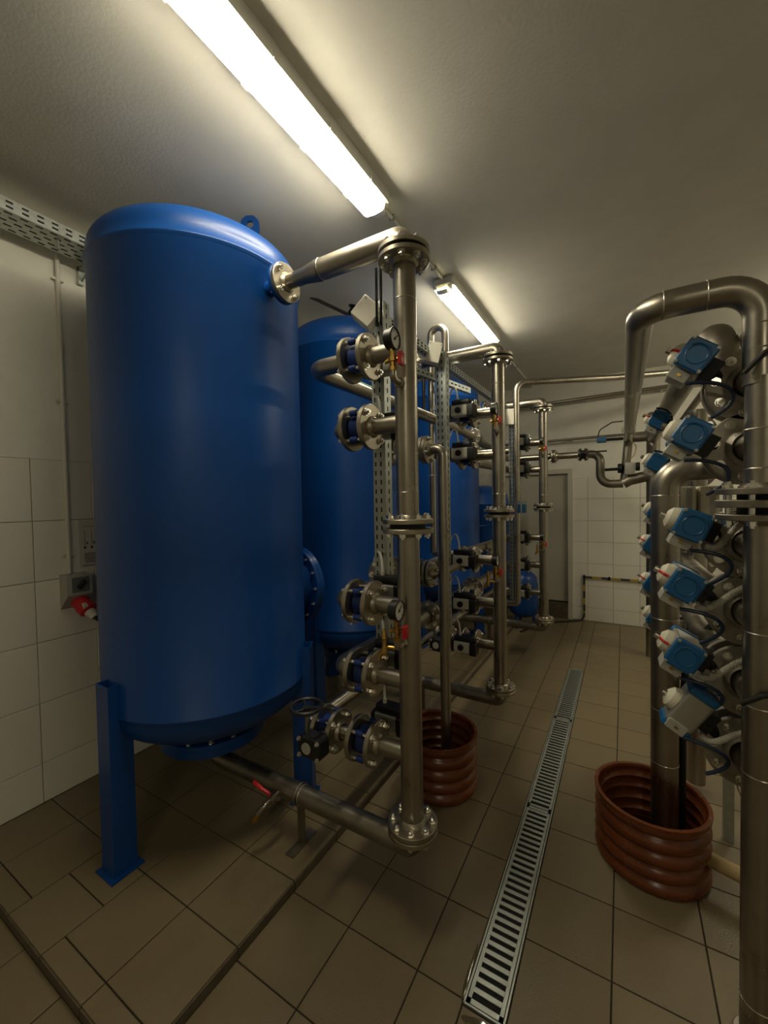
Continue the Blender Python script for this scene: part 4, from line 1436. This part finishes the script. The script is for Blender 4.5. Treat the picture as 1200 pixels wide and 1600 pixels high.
def rack(y0, i, full=True):
    nm = {1: 'front', 2: 'rear'}[i]
    for k in range(6):
        z = FZ[k]
        t = thing('actuated_valve', (0.355, y0 + 0.06, z), 'blue capped actuator valve, %s from the top in the %s stack of the right rack' % (rank[k], nm) if k not in (0, 5) else 'blue capped actuator valve, %s in the %s stack of the right rack' % (rank[k], nm), 'valve', 'actuated valves on the right rack')
        b = MB(); b.ring((0.355, y0 + 0.062, z), (0, 1, 0), 0.085, 0.046, 0.05, 32); b.build('valve_body', 'black', t)
        c = V((AX[k], y0 - 0.0, AZ[k]))
        va = V((0.355, y0 + 0.04, z))
        sh = V((c.x - 0.30, 0, c.z - (z + 0.02))).normalized()
        if k in (1, 5):
            sh = V((-0.80, 0, 0.5)).normalized()
        if i == 2:
            sh = V((-0.85, 0, 0.5)).normalized()
            c.x -= 0.02
        MB().tube([va + V((-0.07, 0, 0.02)), c - sh * 0.06], 0.02, 0.02, 14).build('shaft_neck', 'black', t)
        rot = ract(t, c + V((0, 0.0, 0)), sh, side=(k == 5 and i == 1), red=(k in (0, 3, 4)))
        if i == 1:
            # corrugated conduit and air hose
            p = c + rot @ V((-0.07, -0.02, -0.05))
            if k in (2, 3, 4, 5):
                q = V((0.42, y0 - 0.035, z + 0.112))
                pts = bez(p, p + V((0.05, -0.03, -0.03)), q - V((0.13, 0.01, 0.0)), q, 18)
                bb = MB(); bb.tube(pts + [q + V((0.10, 0.0, -0.01))], 0.0085, 0.01, 12)
                cd = bb.build('conduit', 'conduit', t)
                bb = MB()
                for j in range(40):
                    u = j / 40 * 17.99
                    a_ = pts[int(u)].lerp(pts[int(u) + 1], u - int(u))
                    bb.torus(a_, pts[int(u) + 1] - pts[int(u)], 0.0088, 0.0020, 12, 5)
                bb.build('ribs', 'conduit', cd)
            h0 = c + rot @ V((-0.03, -0.05, -0.08))
            e = c + V((0.045, -0.03, -0.20))
            MB().tube(bez(h0, h0 + V((0.11, -0.02, -0.0)), e + V((0.11, -0.0, 0.06)), e, 14), 0.0062, 0.01, 10).build('air_hose', 'bhose', t)
        else:
            h0 = c + rot @ V((-0.02, -0.06, -0.06))
            MB().tube(bez(h0, h0 + V((0.10, -0.03, -0.01)), h0 + V((0.10, -0.02, 0.12)), h0 + V((0.0, -0.01, 0.13)), 12), 0.006, 0.01, 8).build('air_hose', 'bhose', t)
    # flanges and pipes as one manifold per branch
    t = thing('rack_manifold', (0.355, y0, 0.7), 'bolted grey flange stack with branch pipes in the %s part of the right rack' % nm, 'manifold', 'right rack manifolds')
    for k in range(6):
        z = FZ[k]
        flange(t, (0.357, y0 + 0.022, z), (0, 1, 0), 0.118, 0.05, 0.024, 8, -1, 0.2, m='rflange', bs=1.25, n=48)
        flange(t, (0.357, y0 + 0.102, z), (0, 1, 0), 0.118, 0.05, 0.024, 8, 1, 0.2, m='rflange', bs=1.25, n=48)
        b = MB(); b.cyl((0.357, y0 - 0.16 + 0.02, z), (0.357, y0 + 0.02, z), 0.044, n=28); b.build('stub_pipe', 'steel2', t)
    if i == 2:
        b = MB(); b.cyl((0.357, y0 - 0.15, 0.05), (0.357, y0 - 0.15, 2.15), 0.046, n=28); b.build('column', 'steel', t)
    return t


YR1, YR2 = 1.74, 3.0
rack(YR1, 1)
rack(YR2, 2)
# branch pipes between and behind
t = thing('rack_pipe', (0.27, 1.95, 2.2), 'thick dark overhead pipe with an elbow above the topmost blue actuator', 'pipe')
b = MB(); b.tube([(0.357, YR1 + 0.11, FZ[0]), (0.312, 1.96, FZ[0]), (0.312, 1.96, 2.28), (0.275, 2.4, 2.28), (0.262, YB, 2.28)], 0.057, 0.085, 28); b.build('pipe', 'steel2', t)
seam(t, (0.284, 2.25, 2.28), (-0.08, 1, 0), 0.058)
t = thing('rack_pipe', (0.268, YB, 0), 'vertical stainless column pipe far back on the right rack', 'pipe')
b = MB(); b.cyl((0.268, YB, 0), (0.268, YB, 2.33), 0.062, n=28); b.build('pipe', 'steel', t)
b = MB(); b.cyl((0.02, YB, 2.29), (0.268, YB, 2.29), 0.045, n=24); b.build('cross_pipe', 'steel2', t)
t = thing('rack_pipe', (0.40, 1.6, 2.2), 'slim dark pipe running back from the top of the foreground column', 'pipe')
b = MB(); b.cyl((0.40, 1.63, 2.27), (0.40, 4.9, 2.27), 0.021, n=18); b.build('pipe', 'steel2', t)
b = MB(); b.cyl((0.352, 1.62, 2.22), (0.40, 1.68, 2.27), 0.021, n=18); b.build('joint', 'steel2', t)
for k, lb in ((2, 'third'), (3, 'fourth'), (4, 'fifth'), (5, 'lowest')):
    t = thing('rack_pipe', (0.33, 1.9, FZ[k]), 'stainless pipe running back behind the %s flange of the front stack' % lb, 'pipe', 'pipes between the rack stacks')
    b = MB(); b.tube([(0.357, YR1 + 0.11, FZ[k]), (0.345, 2.0, FZ[k]), (0.31, 2.3, FZ[k]), (0.31, YR2 + 0.1, FZ[k] + 0.0)], 0.046, 0.1, 24); b.build('pipe', 'steel2', t)
# right drain pipe into the pit
t = thing('drain_pipe', (0.166, 2.25, 0.08), 'thick stainless drain pipe with elbow dropping into the right brown pit', 'pipe')
b = MB(); b.tube([(0.166, 2.25, 0.09), (0.166, 2.25, 1.80), (0.357, 2.25, 1.80), (0.357, YR1 + 0.11, 1.831)], 0.0555, 0.115, 32, seg=12); b.build('pipe', 'steel', t)
seam(t, (0.166, 2.25, 1.68), (0, 0, 1), 0.056)
seam(t, (0.166, 2.25, 0.45), (0, 0, 1), 0.056); seam(t, (0.166, 2.25, 0.70), (0, 0, 1), 0.056); seam(t, (0.166, 2.25, 1.12), (0, 0, 1), 0.056)
MB().tube([(0.236, 2.27, 0.10), (0.236, 2.27, 0.75), (0.25, 2.25, 1.0), (0.33, 2.2, 1.12)], 0.014, 0.08, 10).build('black_cable', 'rubber', t)
t = thing('overflow_pipe', (0.32, 2.13, 0.1), 'short beige pipe leaving the right brown pit', 'pipe')
MB().tube([(0.30, 2.16, 0.125), (0.75, 2.02, 0.115)], 0.03, 0.05, 16).build('pipe', 'beige', t)
# enclosures
for (xx, lb) in ((0.252, 'left'), (0.338, 'right')):
    t = thing('control_box', (xx, 2.38, 1.56), 'grey white upright control box behind the third actuator, %s one of the pair' % lb, 'control box', 'control boxes')
    MB().rbox((xx, 2.40, 1.635), (0.078, 0.09, 0.17), 0.008).build('housing', 'cream', t)
    MB().rbox((xx, 2.345, 1.635), (0.07, 0.02, 0.165), 0.006).build('cover', 'cream', t)
    MB().box((xx + 0.012, 2.334, 1.635), (0.02, 0.003, 0.15)).build('label_strip', 'lightgrey', t)
    MB().box((xx - 0.022, 2.3335, 1.58), (0.014, 0.001, 0.025)).build('sticker', 'yellow', t)
    MB().box((xx, 2.46, 1.60), (0.03, 0.05, 0.03)).build('bracket', 'galv', t)
t = thing('box_rail', (0.3, 2.49, 0), 'galvanised rail post carrying the two control boxes', 'rail')
MB().box((0.295, 2.495, 1.60), (0.30, 0.015, 0.04)).build('rail', 'galv', t)
MB().box((0.44, 2.50, 0.80), (0.04, 0.03, 1.64)).build('post', 'galv', t)
